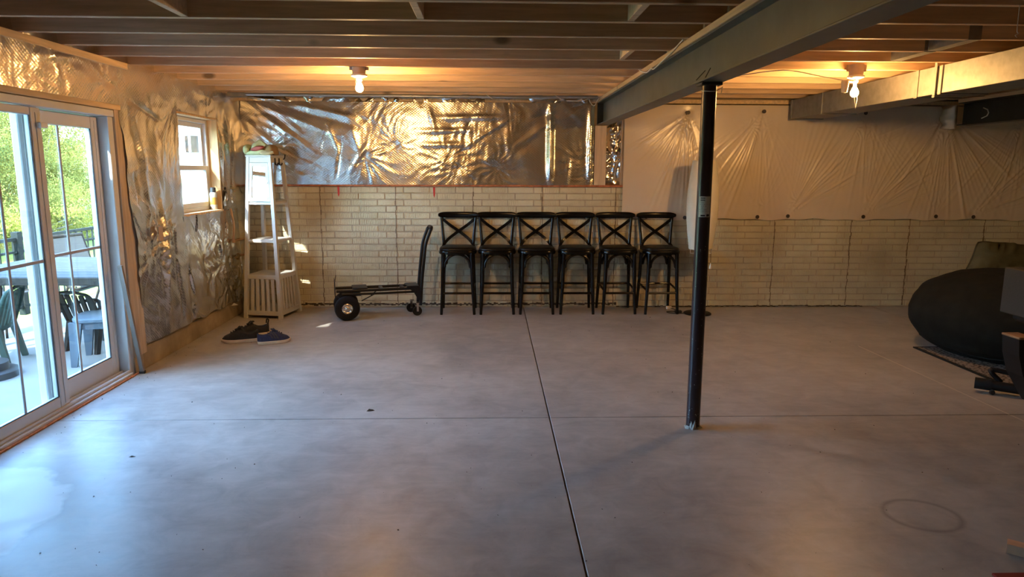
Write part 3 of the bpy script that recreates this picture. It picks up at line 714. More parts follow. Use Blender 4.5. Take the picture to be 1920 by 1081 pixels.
du = thing('sheet_metal_duct', 'rectangular galvanised air duct running below the joists at right', 'duct', (3.41, 8.05, 2.205)); P = lambda n, mb, mt='galv': obj(n, mb, mt, du, world=True)
ys = [8.06, 7.33, 5.694, 5.39, 3.9, 2.4, .9]
for i in range(len(ys)-1):
    P('duct_section', MB().box((3.41, ys[i+1]+.004, 2.205), (3.765, ys[i]-.004, 2.412), .003))
for y in ys[:-1]:
    P('drive_cleat', MB().box((3.400, y-.022, 2.198), (3.412, y+.018, 2.412), .003).box((3.400, y-.022, 2.196), (3.775, y+.018, 2.207), .003))
P('hanger_strap', MB().box((3.395, 5.43, 2.18), (3.40, 5.46, 2.44)).box((3.395, 5.43, 2.19), (3.79, 5.46, 2.196)))

# ------------------------------------------------------------------ ceiling lights, conduit, cables
def ceiling_light(label, x, y, zb, twin=False):
    t = thing('ceiling_light', label, 'light', (x, y, HJ), 0, 'bare bulb ceiling lights')
    obj('junction_box', MB().lathe([(.052, -.052), (.055, 0), (.055, .03)], n=24).box((-.075, -.01, -.02), (-.05, .01, .03), .002).box((.05, -.01, -.02), (.078, .01, .03), .002), 'boxplastic', t, smooth=True)
    obj('lamp_holder', MB().lathe([(.018, -.105), (.022, -.10), (.024, -.082), (.062, -.068), (.066, -.056), (.060, -.052)], n=28), 'porcelain', t, smooth=True)
    zc = zb-HJ
    pr = [(.012, -.105), (.013, zc+.045), (.022, zc+.028), (.030, zc+.006), (.031, zc-.006), (.026, zc-.02), (.014, zc-.03), (.003, zc-.0325)]
    obj('bulb', MB().lathe(pr, n=24), 'bulb', t, smooth='all')
    obj('pull_chain', MB().tube([(-.02, -.03, -.075), (-.022, -.032, -.14)], .0018, 6), 'wire', t)
    return t
L1 = ceiling_light('lit bare bulb in ceiling lampholder at left of the steel beam', -1.055, 5.84, 2.262)
L2 = ceiling_light('lit bare bulb with socket adapter in front of the metal duct', 2.90, 5.68, 2.235)
obj('socket_adapter', MB().tube([(-.03, -.02, -.10), (-.07, -.03, -.095), (-.09, -.035, -.10)], .012, 8).lathe([(.004, -.19), (.022, -.185), (.03, -.11), (.026, -.095), (.004, -.09)], (-.10, -.035, 0), 16), 'porcelain', L2, smooth=True, label='cream outlet adapter beside the bulb')
obj('pull_string', MB().tube([(.0, -.02, -.11), (.012, -.03, -.24), (.0, -.035, -.31)], .0025, 6).tube([(-.02, -.02, -.11), (-.01, -.03, -.24), (-.0, -.035, -.31)], .0025, 6), 'wire', L2)

cp = thing('conduit_pipe', 'long grey metal conduit under the last joists along back wall', 'pipe', (-.8, 7.80, 2.395)); P = lambda n, mb, mt: obj(n, mb, mt, cp, world=True, smooth=True)
P('tube', MB().tube([(-2.78, 7.80, 2.405), (-1.2, 7.80, 2.398), (.2, 7.80, 2.394), (1.16, 7.8, 2.40)], .017, 12), 'conduit')
for x in (-.27, .52): P('coupling', MB().tube([(x-.04, 7.80, 2.396), (x+.04, 7.80, 2.395)], .022, 12), 'conduit')
for x in (-.02, .72): P('strap', MB().bar((x-.03, 7.79, 2.42), (x+.04, 7.775, 2.37), .012, .006), 'wire')
P('end_box', MB().box((-2.80, 7.75, 2.375), (-2.62, 7.86, 2.42), .004), 'galv')
def cable(name, label, pts, r=.0045, mat='wire'):
    o = obj(name, MB().tube(spline(pts, 6), r, 6), mat, smooth='all'); return tag(o, label, 'cable')
cable('electrical_cable', 'white electrical cable looping down the steel beam near the ceiling', [(1.205, 4.55, 2.43), (1.20, 4.75, 2.40), (1.195, 5.05, 2.37), (1.195, 5.3, 2.352), (1.20, 5.4, 2.372), (1.20, 5.55, 2.362), (1.205, 5.75, 2.395), (1.21, 5.9, 2.43)])
cable('electrical_cable', 'white cable hooked at the far end of the steel beam', [(.85, 8.1, 2.39), (1.0, 8.08, 2.385), (1.08, 8.04, 2.40), (1.09, 8.04, 2.415), (1.13, 8.1, 2.36), (1.17, 8.12, 2.34), (1.19, 8.05, 2.38), (1.2, 7.95, 2.41)])
cable('electrical_cable', 'thin cable running along the lit joists to the right bulb', [(1.42, 6.0, 2.34), (1.9, 6.0, 2.38), (2.25, 5.72, 2.405), (2.42, 5.70, 2.40), (2.6, 5.66, 2.36), (2.80, 5.65, 2.325)], .004)
cable('hanging_wire', 'thin wire with a small hook hanging from joists at upper right', [(2.58, 3.52, 2.43), (2.58, 3.52, 2.36), (2.582, 3.52, 2.30), (2.59, 3.52, 2.29), (2.575, 3.52, 2.28), (2.585, 3.52, 2.27)], .002)

# ------------------------------------------------------------------ bar stools
def rrect(w, d, z, k=3.2, n=36, front=1., cy=0):
    out = []
    for i in range(n):
        a = 2*PI*i/n; c, s_ = math.cos(a), math.sin(a)
        x = math.copysign(abs(c)**(2/k), c)*w/2; y = math.copysign(abs(s_)**(2/k), s_)*d/2
        x *= 1+(front-1)*(.5-y/d); out.append((x, y+cy, z))
    return out
def make_stool(label):
    t = thing('bar_stool', label, 'stool', (0, 0, 0), 0, 'black cross-back bar stools along the brick wall')
    fl, rl = (.178, -.17), (.185, .205)
    for s_ in (-1, 1):
        obj('leg', MB().tube([(s_*.158, -.165, .70), (s_*.168, -.17, .35), (s_*.186, -.178, 0)], [.0225, .0205, .016], 12), 'black', t, smooth=True)
        pts = spline([(s_*.19, .212, 0), (s_*.178, .175, .35), (s_*.166, .155, .70)], 5)
        obj('leg', MB().tube(pts, [.016+.0065*i/(len(pts)-1) for i in range(len(pts))], 12), 'black', t, smooth=True)
        pts = spline([(s_*.166, .155, .69), (s_*.172, .165, .80), (s_*.186, .19, .95), (s_*.199, .205, 1.085)], 5)
        obj('back_post', MB().tube(pts, [.019-.004*i/(len(pts)-1) for i in range(len(pts))], 12), 'black', t, smooth=True)
        # X band: from top of one post to the seat corner of the other, bowed forward at the foot
        pts = spline([(s_*.190, .196, 1.06), (s_*.10, .212, .985), (0, .214-.006*s_, .915), (-s_*.10, .198, .84), (-s_*.155, .160, .785), (-s_*.178, .10, .742)], 6)
        mbx = MB(); rings = []
        for i, p in enumerate(pts):
            a = pts[max(i-1, 0)]; b = pts[min(i+1, len(pts)-1)]; d = (b-a).normalized(); nrm = Vector((0, 1, 0)); nrm = (nrm-d*nrm.dot(d)).normalized(); w_ = d.cross(nrm)
            rings.append([p+w_*.0165*i_+nrm*.006*j_ for i_, j_ in ((-1, -1), (1, -1), (1, 1), (-1, 1))])
        obj('cross_band', mbx.loft(rings), 'black', t)
        # side arch
        pts = arc((s_*.164, -.005, .565), .135, 0, PI, 12, 'yz'); pts = [(s_*.170, p[1], p[2]*.9+.06) for p in pts]
        obj('arch_brace', MB().tube(pts, .011, 8), 'black', t, smooth=True)
        obj('stretcher', MB().tube([(s_*.176, -.174, .275), (s_*.181, .185, .31)], .012, 8), 'black', t, smooth=True)
    for y, zz in ((-.168, .0), (.165, .0)):
        pts = [(p[0], y, p[2]) for p in arc((0, y, .545), .142, 0, PI, 16)]
        pts = [(.152, y, .535)]+pts+[(-.152, y, .535)]
        obj('arch_brace', MB().tube(pts, .015, 8), 'black', t, smooth=True)
    obj('stretcher', MB().tube([(-.176, -.174, .245), (.176, -.174, .245)], .0135, 8), 'black', t, smooth=True)
    obj('stretcher', MB().tube([(-.18, .182, .30), (.18, .182, .30)], .0125, 8), 'black', t, smooth=True)
    obj('seat_frame', MB().loft([rrect(.40, .40, .685, front=1.06), rrect(.412, .41, .69, front=1.06), rrect(.415, .412, .712, front=1.06), rrect(.405, .405, .722, front=1.06)]), 'black', t, smooth=True)
    obj('seat_pad', MB().loft([rrect(.395, .395, .7225, front=1.06), rrect(.405, .40, .735, front=1.05), rrect(.39, .385, .752, front=1.04), rrect(.33, .32, .762), rrect(.15, .15, .766)]), 'blackpad', t, smooth='all')
    pts = []
    for i in range(17):
        u = -1+2*i/16; pts.append(Vector((u*.232, .222-.045*u*u, 1.103)))
    rings = []
    for i, p in enumerate(pts):
        u = -1+2*i/16; k = (1-abs(u)**8)**.5 if abs(u) < 1 else .35; k = max(k, .45)
        rings.append([(p.x, p.y+.017*math.cos(a), p.z+.036*k*math.sin(a)) for a in [2*PI*j/14 for j in range(14)]])
    obj('top_rail', MB().loft(rings), 'black', t, smooth=True)
    return t
labels = ['black bar stool at left end of the row next to the hand truck', 'second bar stool from the hand truck in the black row', 'third bar stool from the hand truck in the black row',
          'fourth bar stool from the hand truck in the black row', 'fifth bar stool from the hand truck in the black row', 'black bar stool at right end of the row nearest the steel column']
st0 = make_stool(labels[0])
SX = [-.383, .022, .430, .845, 1.262, 1.962-.275]
pos = [(-.384, 7.955, 0), (.040, 7.96, .01), (.462, 7.955, -.01), (.89, 7.955, .015), (1.31, 7.94, -.035), (1.955-.213, 7.925, -.05)]
pos = [(-.385, 7.955, 0.), (.045, 7.965, .01), (.468, 7.96, -.005), (.903, 7.96, .015), (1.365, 7.945, .025), (1.955, 7.94, .04)]
pos[4] = (1.44, 7.945, .02); 
px_c = [857.5, 932, 1007.5, 1083.5, 1162.5, 1242.5]
pos = []
for i, p_ in enumerate(px_c):
    d_ = Fv + rv*((p_-960)/F_PX) + uv*((540.5-466)/F_PX); t_ = 7.80/d_.y; pos.append((d_.x*t_, 7.955, (0, .01, -.01, .0, .03, .045)[i]))
for i, (x, y, a) in enumerate(pos):
    if i == 0: st0.location = (x, y, 0); st0.rotation_euler = (0, 0, a)
    else: dup(st0, (x, y, 0), a, labels[i])

# ------------------------------------------------------------------ hand truck
ht = thing('hand_truck', 'black convertible hand truck lying as a flat cart beside the stools', 'hand truck', (-1.2, 7.69, 0)); P = lambda n, mb, mt='blackmetal', **k: obj(n, mb, mt, ht, world=True, smooth=True, **k)
yn, yf = 7.58, 7.80
for y in (yn, yf):
    P('side_rail', MB().tube([(-1.66, y, .315), (-.80, y, .315)], .016, 10).tube([(-1.60, y+.01, .275), (-.83, y+.01, .275)], .013, 10))
    P('upright', MB().tube(spline([(-.765, y, .12), (-.745, y, .40), (-.712, y, .70), (-.70, y, .79), (-.68, y, .86), (-.64, y, .965)], 4), .017, 10))
    P('gusset', MB().add([(-.92, y-.012, .335), (-.77, y-.012, .335), (-.77, y-.012, .16), (-.83, y-.012, .27)], [(0, 1, 2, 3)]).add([(-.92, y-.02, .335), (-.77, y-.02, .335), (-.77, y-.02, .16), (-.83, y-.02, .27)], [(3, 2, 1, 0)]))
P('handle', MB().tube(spline([(-.64, yn, .96), (-.628, yn+.03, .985), (-.625, 7.69, .99), (-.628, yf-.03, .985), (-.64, yf, .96)], 5), .018, 10))
for x in (-1.45, -1.18, -.95): P('cross_bar', MB().box((x-.02, yn, .300), (x+.02, yf, .325), .004))
P('deck_plate', MB().box((-1.49, yn-.01, .333), (-1.33, yf+.01, .345), .003).box((-.91, yn-.01, .333), (-.78, yf+.01, .345), .003))
P('toe_plate', MB().box((-1.675, yn-.02, .25), (-1.667, yf+.02, .43), .003).add([(-1.675, yn+.02, .42), (-1.667, yn+.02, .42), (-1.652, yn+.06, .485), (-1.66, yn+.06, .485)], [(0, 1, 2, 3)]))
P('wheel_bracket', MB().box((-1.60, yn+.0, .255), (-1.40, yf, .275), .004).bar((-1.66, yn, .27), (-1.60, yn, .20), .012, .012).bar((-1.40, yn, .20), (-1.26, yn, .27), .01, .01).bar((-1.30, yn, .26), (-1.22, yn, .32), .01, .01))
P('axle', MB().tube([(-1.553, 7.54, .133), (-1.553, 7.84, .133)], .010, 10), 'chrome')
for y in (7.535, 7.845):
    tp = [(.055, -.034), (.075, -.040), (.105, -.044), (.125, -.034), (.133, -.014), (.133, .014), (.125, .034), (.105, .044), (.075, .040), (.055, .034)]
    w_ = P('wheel', MB().lathe(tp, (-1.553, y, .133), 36, 'y'), 'rubber'); s_ = -1 if y < 7.6 else 1
    obj('hub', MB().lathe([(.056, s_*.036), (.056, s_*.040), (.050, s_*.044), (.044, s_*.038), (.034, s_*.034), (.030, s_*.040), (.022, s_*.044), (.012, s_*.050), (.004, s_*.051)], (-1.553+1.2, y-7.69, .133), 28, 'y'), 'chrome', w_, smooth=True)
for x, y in ((-.80, 7.60), (-.84, 7.81)):
    w_ = P('caster', MB().lathe([(.02, -.014), (.047, -.014), (.052, -.008), (.052, .008), (.047, .014), (.02, .014)], (x, y, .053), 24, 'y'), 'rubber')
    obj('fork', MB().box((x+1.2-.008, y-7.69-.022, .05), (x+1.2+.014, y-7.69-.018, .14), .001).box((x+1.2-.008, y-7.69+.018, .05), (x+1.2+.014, y-7.69+.022, .14), .001).box((x+1.2-.012, y-7.69-.022, .135), (x+1.2+.03, y-7.69+.022, .15), .002), 'chrome', w_)

ht.location = (-1.247, 7.725, 0); ht.rotation_euler = (0, 0, math.radians(14)); ht.scale = (1.02, 1, 1)

# ------------------------------------------------------------------ white tower shelf
RZ = math.radians(-11)
tw = thing('shelf_tower', 'white tapering hall stand with mirror door and slatted base in the corner', 'shelf', (-2.455, 7.815, 0), RZ)
HT = 1.745
def hw(z): return (.205-.082*z/HT, .222-.088*z/HT)
for sx in (-1, 1):
    for sy in (-1, 1):
        a = hw(0); b = hw(HT)
        obj('leg', MB().bar((sx*a[0], sy*a[1], 0), (sx*b[0], sy*b[1], HT), .040, .040, (0, 1, 0), .034, .034), 'whitepaint', tw)
obj('top', MB().box((-.148, -.157, HT), (.148, .157, HT+.018), .004), 'whitepaint', tw)
for z in (.075, .47, .853, 1.262):
    a = hw(z); obj('shelf', MB().box((-a[0], -a[1], z-.009), (a[0], a[1], z+.009), .003), 'whitepaint', tw)
def rails(z, h, sides='fblr'):
    a = hw(z)
    for s_ in sides:
        if s_ in 'fb': y = a[1]*(-1 if s_ == 'f' else 1); mb = MB().box((-a[0], y-.010, z-h/2), (a[0], y+.010, z+h/2), .002)
        else: x = a[0]*(-1 if s_ == 'l' else 1); mb = MB().box((x-.010, -a[1], z-h/2), (x+.010, a[1], z+h/2), .002)
        obj('rail', mb, 'whitepaint', tw)
rails(.06, .05); rails(.455, .045); rails(.845, .028); rails(1.25, .022); rails(1.715, .06)
for k in range(5):
    u = -.62+1.24*k/4; a, b = hw(.08), hw(.44)
    obj('slat', MB().bar((u*a[0], -a[1], .08), (u*b[0], -b[1], .44), .034, .010, (0, 1, 0)), 'whitepaint', tw)
    for s_ in (-1, 1): obj('slat', MB().bar((s_*a[0], u*a[1], .08), (s_*b[0], u*b[1], .44), .010, .034, (0, 1, 0)), 'whitepaint', tw)
zb_, zt_ = 1.272, 1.682
def dq(z, inset): a = hw(z); return a[0]-.022-inset, -a[1]-.006
def fr(z0, z1, i0, i1):   # tapering door rails
    pass
d_ = obj('door', MB(), 'whitepaint', tw) if False else None
mbd = MB()
(ax, ay), (bx, by) = dq(zb_, 0), dq(zt_, 0)
for s_ in (-1, 1): mbd.bar((s_*(ax-.016), ay, zb_), (s_*(bx-.016), by, zt_), .034, .018, (0, 1, 0))
mbd.box((-ax+.02, ay-.009, zb_), (ax-.02, ay+.009, zb_+.040), .002).box((-bx+.02, by-.009, zt_-.040), (bx-.02, by+.009, zt_), .002)
door_t = obj('door', mbd, 'whitepaint', tw)
z0, z1 = zb_+.038, zt_-.038; (px0, py0), (px1, py1) = dq(z0, .03), dq(z1, .03)
obj('mirror', MB().add([(-px0, py0+.002, z0), (px0, py0+.002, z0), (px1, py1+.002, z1), (-px1, py1+.002, z1)], [(0, 1, 2, 3)]), 'mirror', door_t)
obj('knob', MB().lathe([(.004, 0), (.008, -.012), (.004, -.018)], (ax-.02, ay-.008, 1.47), 12, 'y'), 'chrome', door_t)
ar = hw(1.70)[0]
for u in (-.045, .045):
    pts = [(ar+.012, u, 1.725), (ar+.014, u, 1.675), (ar+.022, u, 1.662), (ar+.040, u, 1.664), (ar+.046, u, 1.685)]
    obj('hook', MB().tube(spline(pts, 4), .006, 8).box((ar+.008, u-.012, 1.66), (ar+.014, u+.012, 1.735), .002), 'darkframe', tw, smooth=True, label='dark iron coat hook')
obj('hook', MB().tube(spline([(ar-.01, .13, 1.72), (ar+.03, .13, 1.73), (ar+.04, .13, 1.775)], 4), .006, 8), 'darkframe', tw, smooth=True, label='dark iron coat hook')

# hats on the tower
def crumple(prof, n, seed, amp, sx=1., sy=1., mb=None):
    mb = mb or MB(); k = len(prof)
    for i, (r, h) in enumerate(prof):
        for j in range(n):
            a = 2*PI*j/n; nz = float(fbm(np.array(math.cos(a)*1.6+seed+h*9), np.array(math.sin(a)*1.6+r*6), seed, 3))-.47
            rr = r*(1+amp*nz); mb.v.append((rr*math.cos(a)*sx, rr*math.sin(a)*sy, max(.001, h+amp*.14*nz*(r > .05))))
    for i in range(k-1):
        for j in range(n): mb.f.append((i*n+j, i*n+(j+1) % n, (i+1)*n+(j+1) % n, (i+1)*n+j))
    mb.f.append(tuple((k-1)*n+j for j in range(n)))
    return mb
zt2 = HT+.019
h1 = thing('sun_hat', 'crumpled pale green sun hat on top of the white hall stand', 'hat', (-2.50, 7.79, zt2))
obj('crown', crumple([(.130, .002), (.128, .03), (.118, .055), (.085, .08), (.045, .108), (.010, .128)], 40, 6, .75, 1., .72), 'hatgreen', h1, smooth='all')
obj('brim', MB().tube(spline([(-.11, -.095, .03), (-.13, -.06, .05), (-.12, 0, .06), (-.10, .07, .045)], 5), [.03]*16, 12).loft([[(x, y-.09, z) for x, y, z in ((-.12, 0, .0), (.04, -.02, .0), (.13, 0, .005))]+[(.13, -.075, .012), (.04, -.09, .012), (-.12, -.08, .012)], [(-.12, -.09, .02), (.02, -.105, .045), (.13, -.09, .03), (.13, -.07, .03), (.02, -.08, .05), (-.12, -.07, .03)]]), 'hatgreen', h1, smooth='all')
obj('lining', MB().loft([[(-.05+.075*math.cos(a)+.055, -.098+.012*math.sin(a), .055+.02*math.sin(a)+.15*(.075*math.cos(a))) for a in np.linspace(0, 2*PI, 20)[:-1]], [(.005+.03*math.cos(a), -.110, .057+.008*math.sin(a)) for a in np.linspace(0, 2*PI, 20)[:-1]]]), 'hatpink', h1, smooth='all', label='dusty pink inner lining')
h1.scale = (1., 1., 1.3)
h2 = thing('brimmed_cap', 'brown and tan cotton cap beside the green sun hat on the stand', 'hat', (-2.375, 7.77, zt2))
mb = crumple([(.085, .002), (.088, .03), (.078, .062), (.05, .085), (.012, .093)], 28, 4, .35, .95, .9)
obj('crown', mb, 'hatbrown', h2, smooth='all')
mb = MB(); rings = []
for k, (rr, zz) in enumerate(((.07, .045), (.10, .036), (.125, .018), (.122, .010), (.09, .026), (.068, .035))):
    rings.append([(rr*math.cos(a)*.85-.02, rr*math.sin(a), zz+.012*math.cos(2*a)) for a in np.linspace(PI*.75, PI*1.75, 14)])
n_ = 14
for r in rings: mb.v += r
for i in range(len(rings)-1):
    for j in range(n_-1): mb.f.append((i*n_+j, i*n_+j+1, (i+1)*n_+j+1, (i+1)*n_+j))
obj('brim', mb, 'hattan', h2, smooth='all', label='tan brim of the cap')

h2.scale = (1.05, 1.05, 1.25)

# ------------------------------------------------------------------ sneakers
def sneaker(label, loc, rz, mat, stripes, loop, group, scl=(1.1, 1.1, 1.22)):
    t = thing('sneaker', label, 'shoe', loc, rz, group); L = .30
    n = 21; K = 15; rings = []; rin = []
    def prof(u):
        w = .030+.020*math.sin(PI*min(1, u*1.05))**.6+.012*math.exp(-((u-.70)/.22)**2)
        if u > .86: w *= math.sqrt(max(.05, 1-((u-.86)/.145)**2))
        if u < .10: w *= math.sqrt(max(.12, 1-((.10-u)/.12)**2))
        h = np.interp(u, [0, .06, .18, .30, .42, .60, .80, .92, 1.], [.094, .106, .094, .096, .112, .094, .066, .052, .026])
        return w, h
    mb = MB()
    for i in range(n):
        u = i/(n-1); w, h = prof(u); x = (u-.5)*L; ring_ = []
        cav = np.interp(u, [0, .04, .08, .30, .40, .46], [0, .0, .055, .050, .02, 0])
        for k in range(K):
            a = PI*k/(K-1); y = -w*math.cos(a); z = .022+(h-.022)*math.sin(a)**.55
            if .2 < k/(K-1) < .8: z -= cav*min(1, 3.5*min(k/(K-1)-.2, .8-k/(K-1))*2)
            ring_.append((x, y, z))
        mb.v += ring_
    for i in range(n-1):
        for k in range(K-1): mb.f.append((i*K+k, (i+1)*K+k, (i+1)*K+k+1, i*K+k+1))
    mb.f.append(tuple(range(K))); mb.f.append(tuple(reversed([(n-1)*K+k for k in range(K)])))
    obj('upper', mb, mat, t, smooth='all')
    rings = []
    for z, e in ((.0, -.003), (.004, .002), (.022, .005), (.027, .002)):
        ring_ = []
        for i in range(n): u = i/(n-1); w, _ = prof(u); ring_.append(((u-.5)*L*(1+e*3), -(w+e), z+.016*max(0, u-.8)*3*(1 if z < .01 else .6)))
        for i in reversed(range(n)): u = i/(n-1); w, _ = prof(u); ring_.append(((u-.5)*L*(1+e*3), (w+e), z+.016*max(0, u-.8)*3*(1 if z < .01 else .6)))
        rings.append(ring_)
    obj('sole', MB().loft(rings), 'sole', t, smooth=True, label='cream foam sole')
    mb = MB()
    for k in range(5):
        u = .46+.065*k; w, h = prof(u); x = (u-.5)*L
        pts = [(x, -.026, h-.006), (x+.006, 0, h+.006), (x, .026, h-.006)]; mb.tube(spline(pts, 3), .0032, 6)
    mb.tube(spline([(-.008, 0, .116), (.0, -.022, .120), (.022, -.032, .100), (.01, -.004, .114)], 5), .003, 6).tube(spline([(-.008, 0, .116), (.0, .022, .121), (.022, .032, .101), (.01, .004, .114)], 5), .003, 6)
    obj('lace', mb, 'lace', t, smooth='all')
    if stripes:
        for k in range(3):
            mb = MB()
            for s_ in (-1, 1):
                pp = []
                for q in range(5):
                    f_ = q/4; u = .36+.085*k+.12*(1-f_)-.06; w, h = prof(u); a = .12+f_*.80; y = w*math.cos(a)*1.03*s_; z = .022+(h-.022)*math.sin(a)**.55
                    pp.append((u, y, z))
                for (u, y, z) in pp: mb.v += [((u-.5)*L-.007, y, z+.001), ((u-.5)*L+.007, y, z+.001)]
                o_ = len(mb.v)-10
                for q in range(4): mb.f.append((o_+2*q, o_+2*q+1, o_+2*q+3, o_+2*q+2))
            obj('stripe', mb, 'greystripe', t, label='dark grey side stripe')
    obj('tongue', MB().loft([[(x_, -w_, z_), (x_, w_, z_), (x_+.010, w_*.9, z_+.005), (x_+.010, -w_*.9, z_+.005)] for x_, z_, w_ in ((.03, .095, .02), (.0, .106, .022), (-.022, .116, .023), (-.03, .118, .018))]), mat, t, smooth='all')
    t.scale = scl
    if loop: obj('pull_tab', MB().tube(spline([(-.140, 0, .085), (-.150, 0, .118), (-.135, 0, .128), (-.130, 0, .095)], 4), .006, 8), mat, t, smooth='all')
    return t
SG = 'dark sneakers on the floor'
sneaker('black sneaker at the left with toe toward the glass door', (-2.385, 6.545, 0), math.radians(196), 'blackmesh', False, False, SG)
sneaker('dark sneaker with heel pull tab behind the two front shoes', (-2.355, 6.78, 0), math.radians(205), 'blackmesh', False, True, SG)
sneaker('navy sneaker with three side stripes pointing right', (-2.05, 6.50, 0), math.radians(27), 'navy', True, False, SG, (1.0, 1.0, 1.12))

# ------------------------------------------------------------------ left wall small things
wbx = thing('wooden_bar', 'dark weathered wooden bar leaning in the corner of the glass door frame', 'bar', (XL+.03, 5.46, 0))
obj('rod', MB().bar((.02, .045, .0), (-.02, -.075, .885), .032, .024, (0, 1, 0)), 'oldwood', wbx)
obj('end_wear', MB().bar((.0203, .046, -.0), (.0193, .043, .02), .042, .028, (0, 1, 0)), 'debris', wbx)
cn = thing('spray_can', 'small spray foam can with black cap on the window sill', 'can', (XL-.045, 7.43, 1.2))
obj('body', MB().lathe([(.034, 0), (.036, .004), (.036, .05)], n=20), 'canwhite', cn, smooth=True); obj('label_band', MB().lathe([(.0363, .05), (.0363, .125)], n=20), 'canlabel', cn, smooth=True)
obj('shoulder', MB().lathe([(.036, .125), (.036, .165), (.026, .178)], n=20), 'canwhite', cn, smooth=True); obj('cap', MB().lathe([(.028, .178), (.028, .222), (.022, .228)], n=20), 'rubber2', cn, smooth=True)
pp = thing('copper_pipe', 'copper water pipe stub bending out of foil in the left corner', 'pipe', (XL+.045, 7.9, .6)); P = lambda n, mb, mt: obj(n, mb, mt, pp, world=True, smooth=True)
X_ = XL+.05
P('riser', MB().tube(spline([(X_, 7.63, 1.20), (X_+.02, 7.64, 1.02), (X_, 7.66, .86), (X_, 7.67, .84)], 5), .012, 10), 'copper')
P('crosspiece', MB().tube([(X_, 7.66, .845), (X_, 8.05, .84)], .012, 10), 'copper'); P('drop', MB().tube([(X_, 8.05, .85), (X_, 8.05, .66)], .012, 10), 'copper'); P('stub', MB().tube([(X_, 8.05, .66), (X_, 7.80, .67)], .012, 10), 'copper')
for y, z in ((7.66, .845), (8.05, .845), (8.05, .66)): P('elbow', MB().lathe([(.004, -.02), (.017, -.016), (.017, .016), (.004, .02)], (X_, y, z), 12), 'copper')
P('valve', MB().tube([(X_, 7.80, .67), (X_, 7.72, .655)], .018, 10).bar((X_, 7.76, .66), (X_+.02, 7.70, .64), .03, .012), 'brass')

# ------------------------------------------------------------------ floor lamp
fp = thing('floor_lamp', 'tall white barrel-shaded floor lamp behind the steel column', 'lamp', (2.365, 7.80, 0))
obj('base', MB().lathe([(.155, 0), (.155, .012), (.14, .02), (.02, .026)], n=36), 'darkframe', fp, smooth=True)
obj('pole', MB().lathe([(.011, .02), (.011, .80)], n=14), 'darkframe', fp, smooth=True)
pr = []
for i in range(60):
    u = i/59; r = .128+.045*math.sin(PI*u); pr.append((r+(.0015 if i % 2 else -.0005), .745+.985*u))
obj('shade', MB().lathe(pr, n=40), 'paper', fp, smooth='all')
obj('cross_bar', MB().tube([(-.12, -.02, .70), (.12, -.02, .70)], .005, 8).tube([(-.12, -.02, .70), (-.12, -.02, .75)], .004, 6).tube([(.12, -.02, .70), (.12, -.02, .75)], .004, 6), 'wire', fp)
obj('pull_cord', MB().tube([(.085, -.12, .76), (.085, -.12, .60)], .0025, 6), 'darkframe', fp); obj('pull_knob', MB().lathe([(.004, .605), (.014, .545), (.012, .535)], (.085, -.12, 0), 12), 'porcelain', fp)
cd = thing('power_cord', 'black power cord with white plug adapter on floor under last stool', 'cord', (2.13, 7.95, 0))
obj('cable', MB().tube(spline([(2.36, 7.78, .012), (2.28, 7.76, .006), (2.20, 7.80, .006), (2.08, 7.80, .006), (2.03, 7.88, .006), (2.10, 7.92, .006), (2.19, 7.90, .008), (2.16, 8.02, .008), (2.11, 8.06, .02)], 6), .0045, 6), 'cord', cd, world=True, smooth='all')
obj('inline_box', MB().box((2.12, 7.84, .0), (2.20, 7.89, .028), .006), 'cord', cd, world=True); obj('plug', MB().box((2.07, 8.05, .0), (2.14, 8.10, .035), .008), 'plastic_white', cd, world=True, label='white plug adapter')

# ------------------------------------------------------------------ right hand corner
def blob(cx, cy, rx, ry, rz, fn, nu=110, nv=56):
    mb = MB()
    for i in range(nv+1):
        ph = PI*i/nv-PI/2
        for j in range(nu):
            th = 2*PI*j/nu; mb.v.append(fn(th, ph))
    for i in range(nv):
        for j in range(nu): mb.f.append((i*nu+j, i*nu+(j+1) % nu, (i+1)*nu+(j+1) % nu, (i+1)*nu+j))
    return mb
BX, BY = 4.77, 6.02
def bagf(th, ph):
    c, s_ = math.cos(ph), math.sin(ph); e = abs(c)**.75
    x = BX+.90*e*math.cos(th); y = BY+.86*e*math.sin(th)
    z = .32+.42*math.copysign(abs(s_)**.8, s_)
    low = max(0, (.30-z)/.30); x += -.05*low*0; 
    sh = 1-.12*low**2; x = BX+(x-BX)*sh; y = BY+(y-BY)*sh
    w_ = .035*(float(fbm(np.array(th*1.6), np.array(ph*3.), 5, 3))-.47)+.02*math.sin(ph*9+th*2+1.5*math.sin(th*3))*math.exp(-((ph+.55)/.35)**2)
    x += w_*math.cos(th)*1.6; y += w_*math.sin(th)*1.6; z += w_*.9
    return (x, y, max(.012, z))
bb = blob(BX, BY, .9, .85, .4, bagf)
bag = thing('bean_bag', 'large black plush bean bag lounger on the rug at right', 'bean bag', (BX, BY, 0))
obj('cover', bb, 'bag', bag, world=True, smooth='all')
obj('seam', MB().tube([(lambda p: (BX+(p[0]-BX)*1.002, BY+(p[1]-BY)*1.002, p[2]))(bagf(2.6+i*.1, -.50+.10*math.sin(i*.4))) for i in range(40)], .004, 6), 'rubber', bag, world=True, smooth='all')
cu = thing('cushion', 'olive green piped cushion propped on top of the black bean bag', 'cushion', (5.62, 7.16, .655))
CW, CH, CT = .62, .27, .13
cmb = MB(); n1, n2 = 40, 18; grid = []
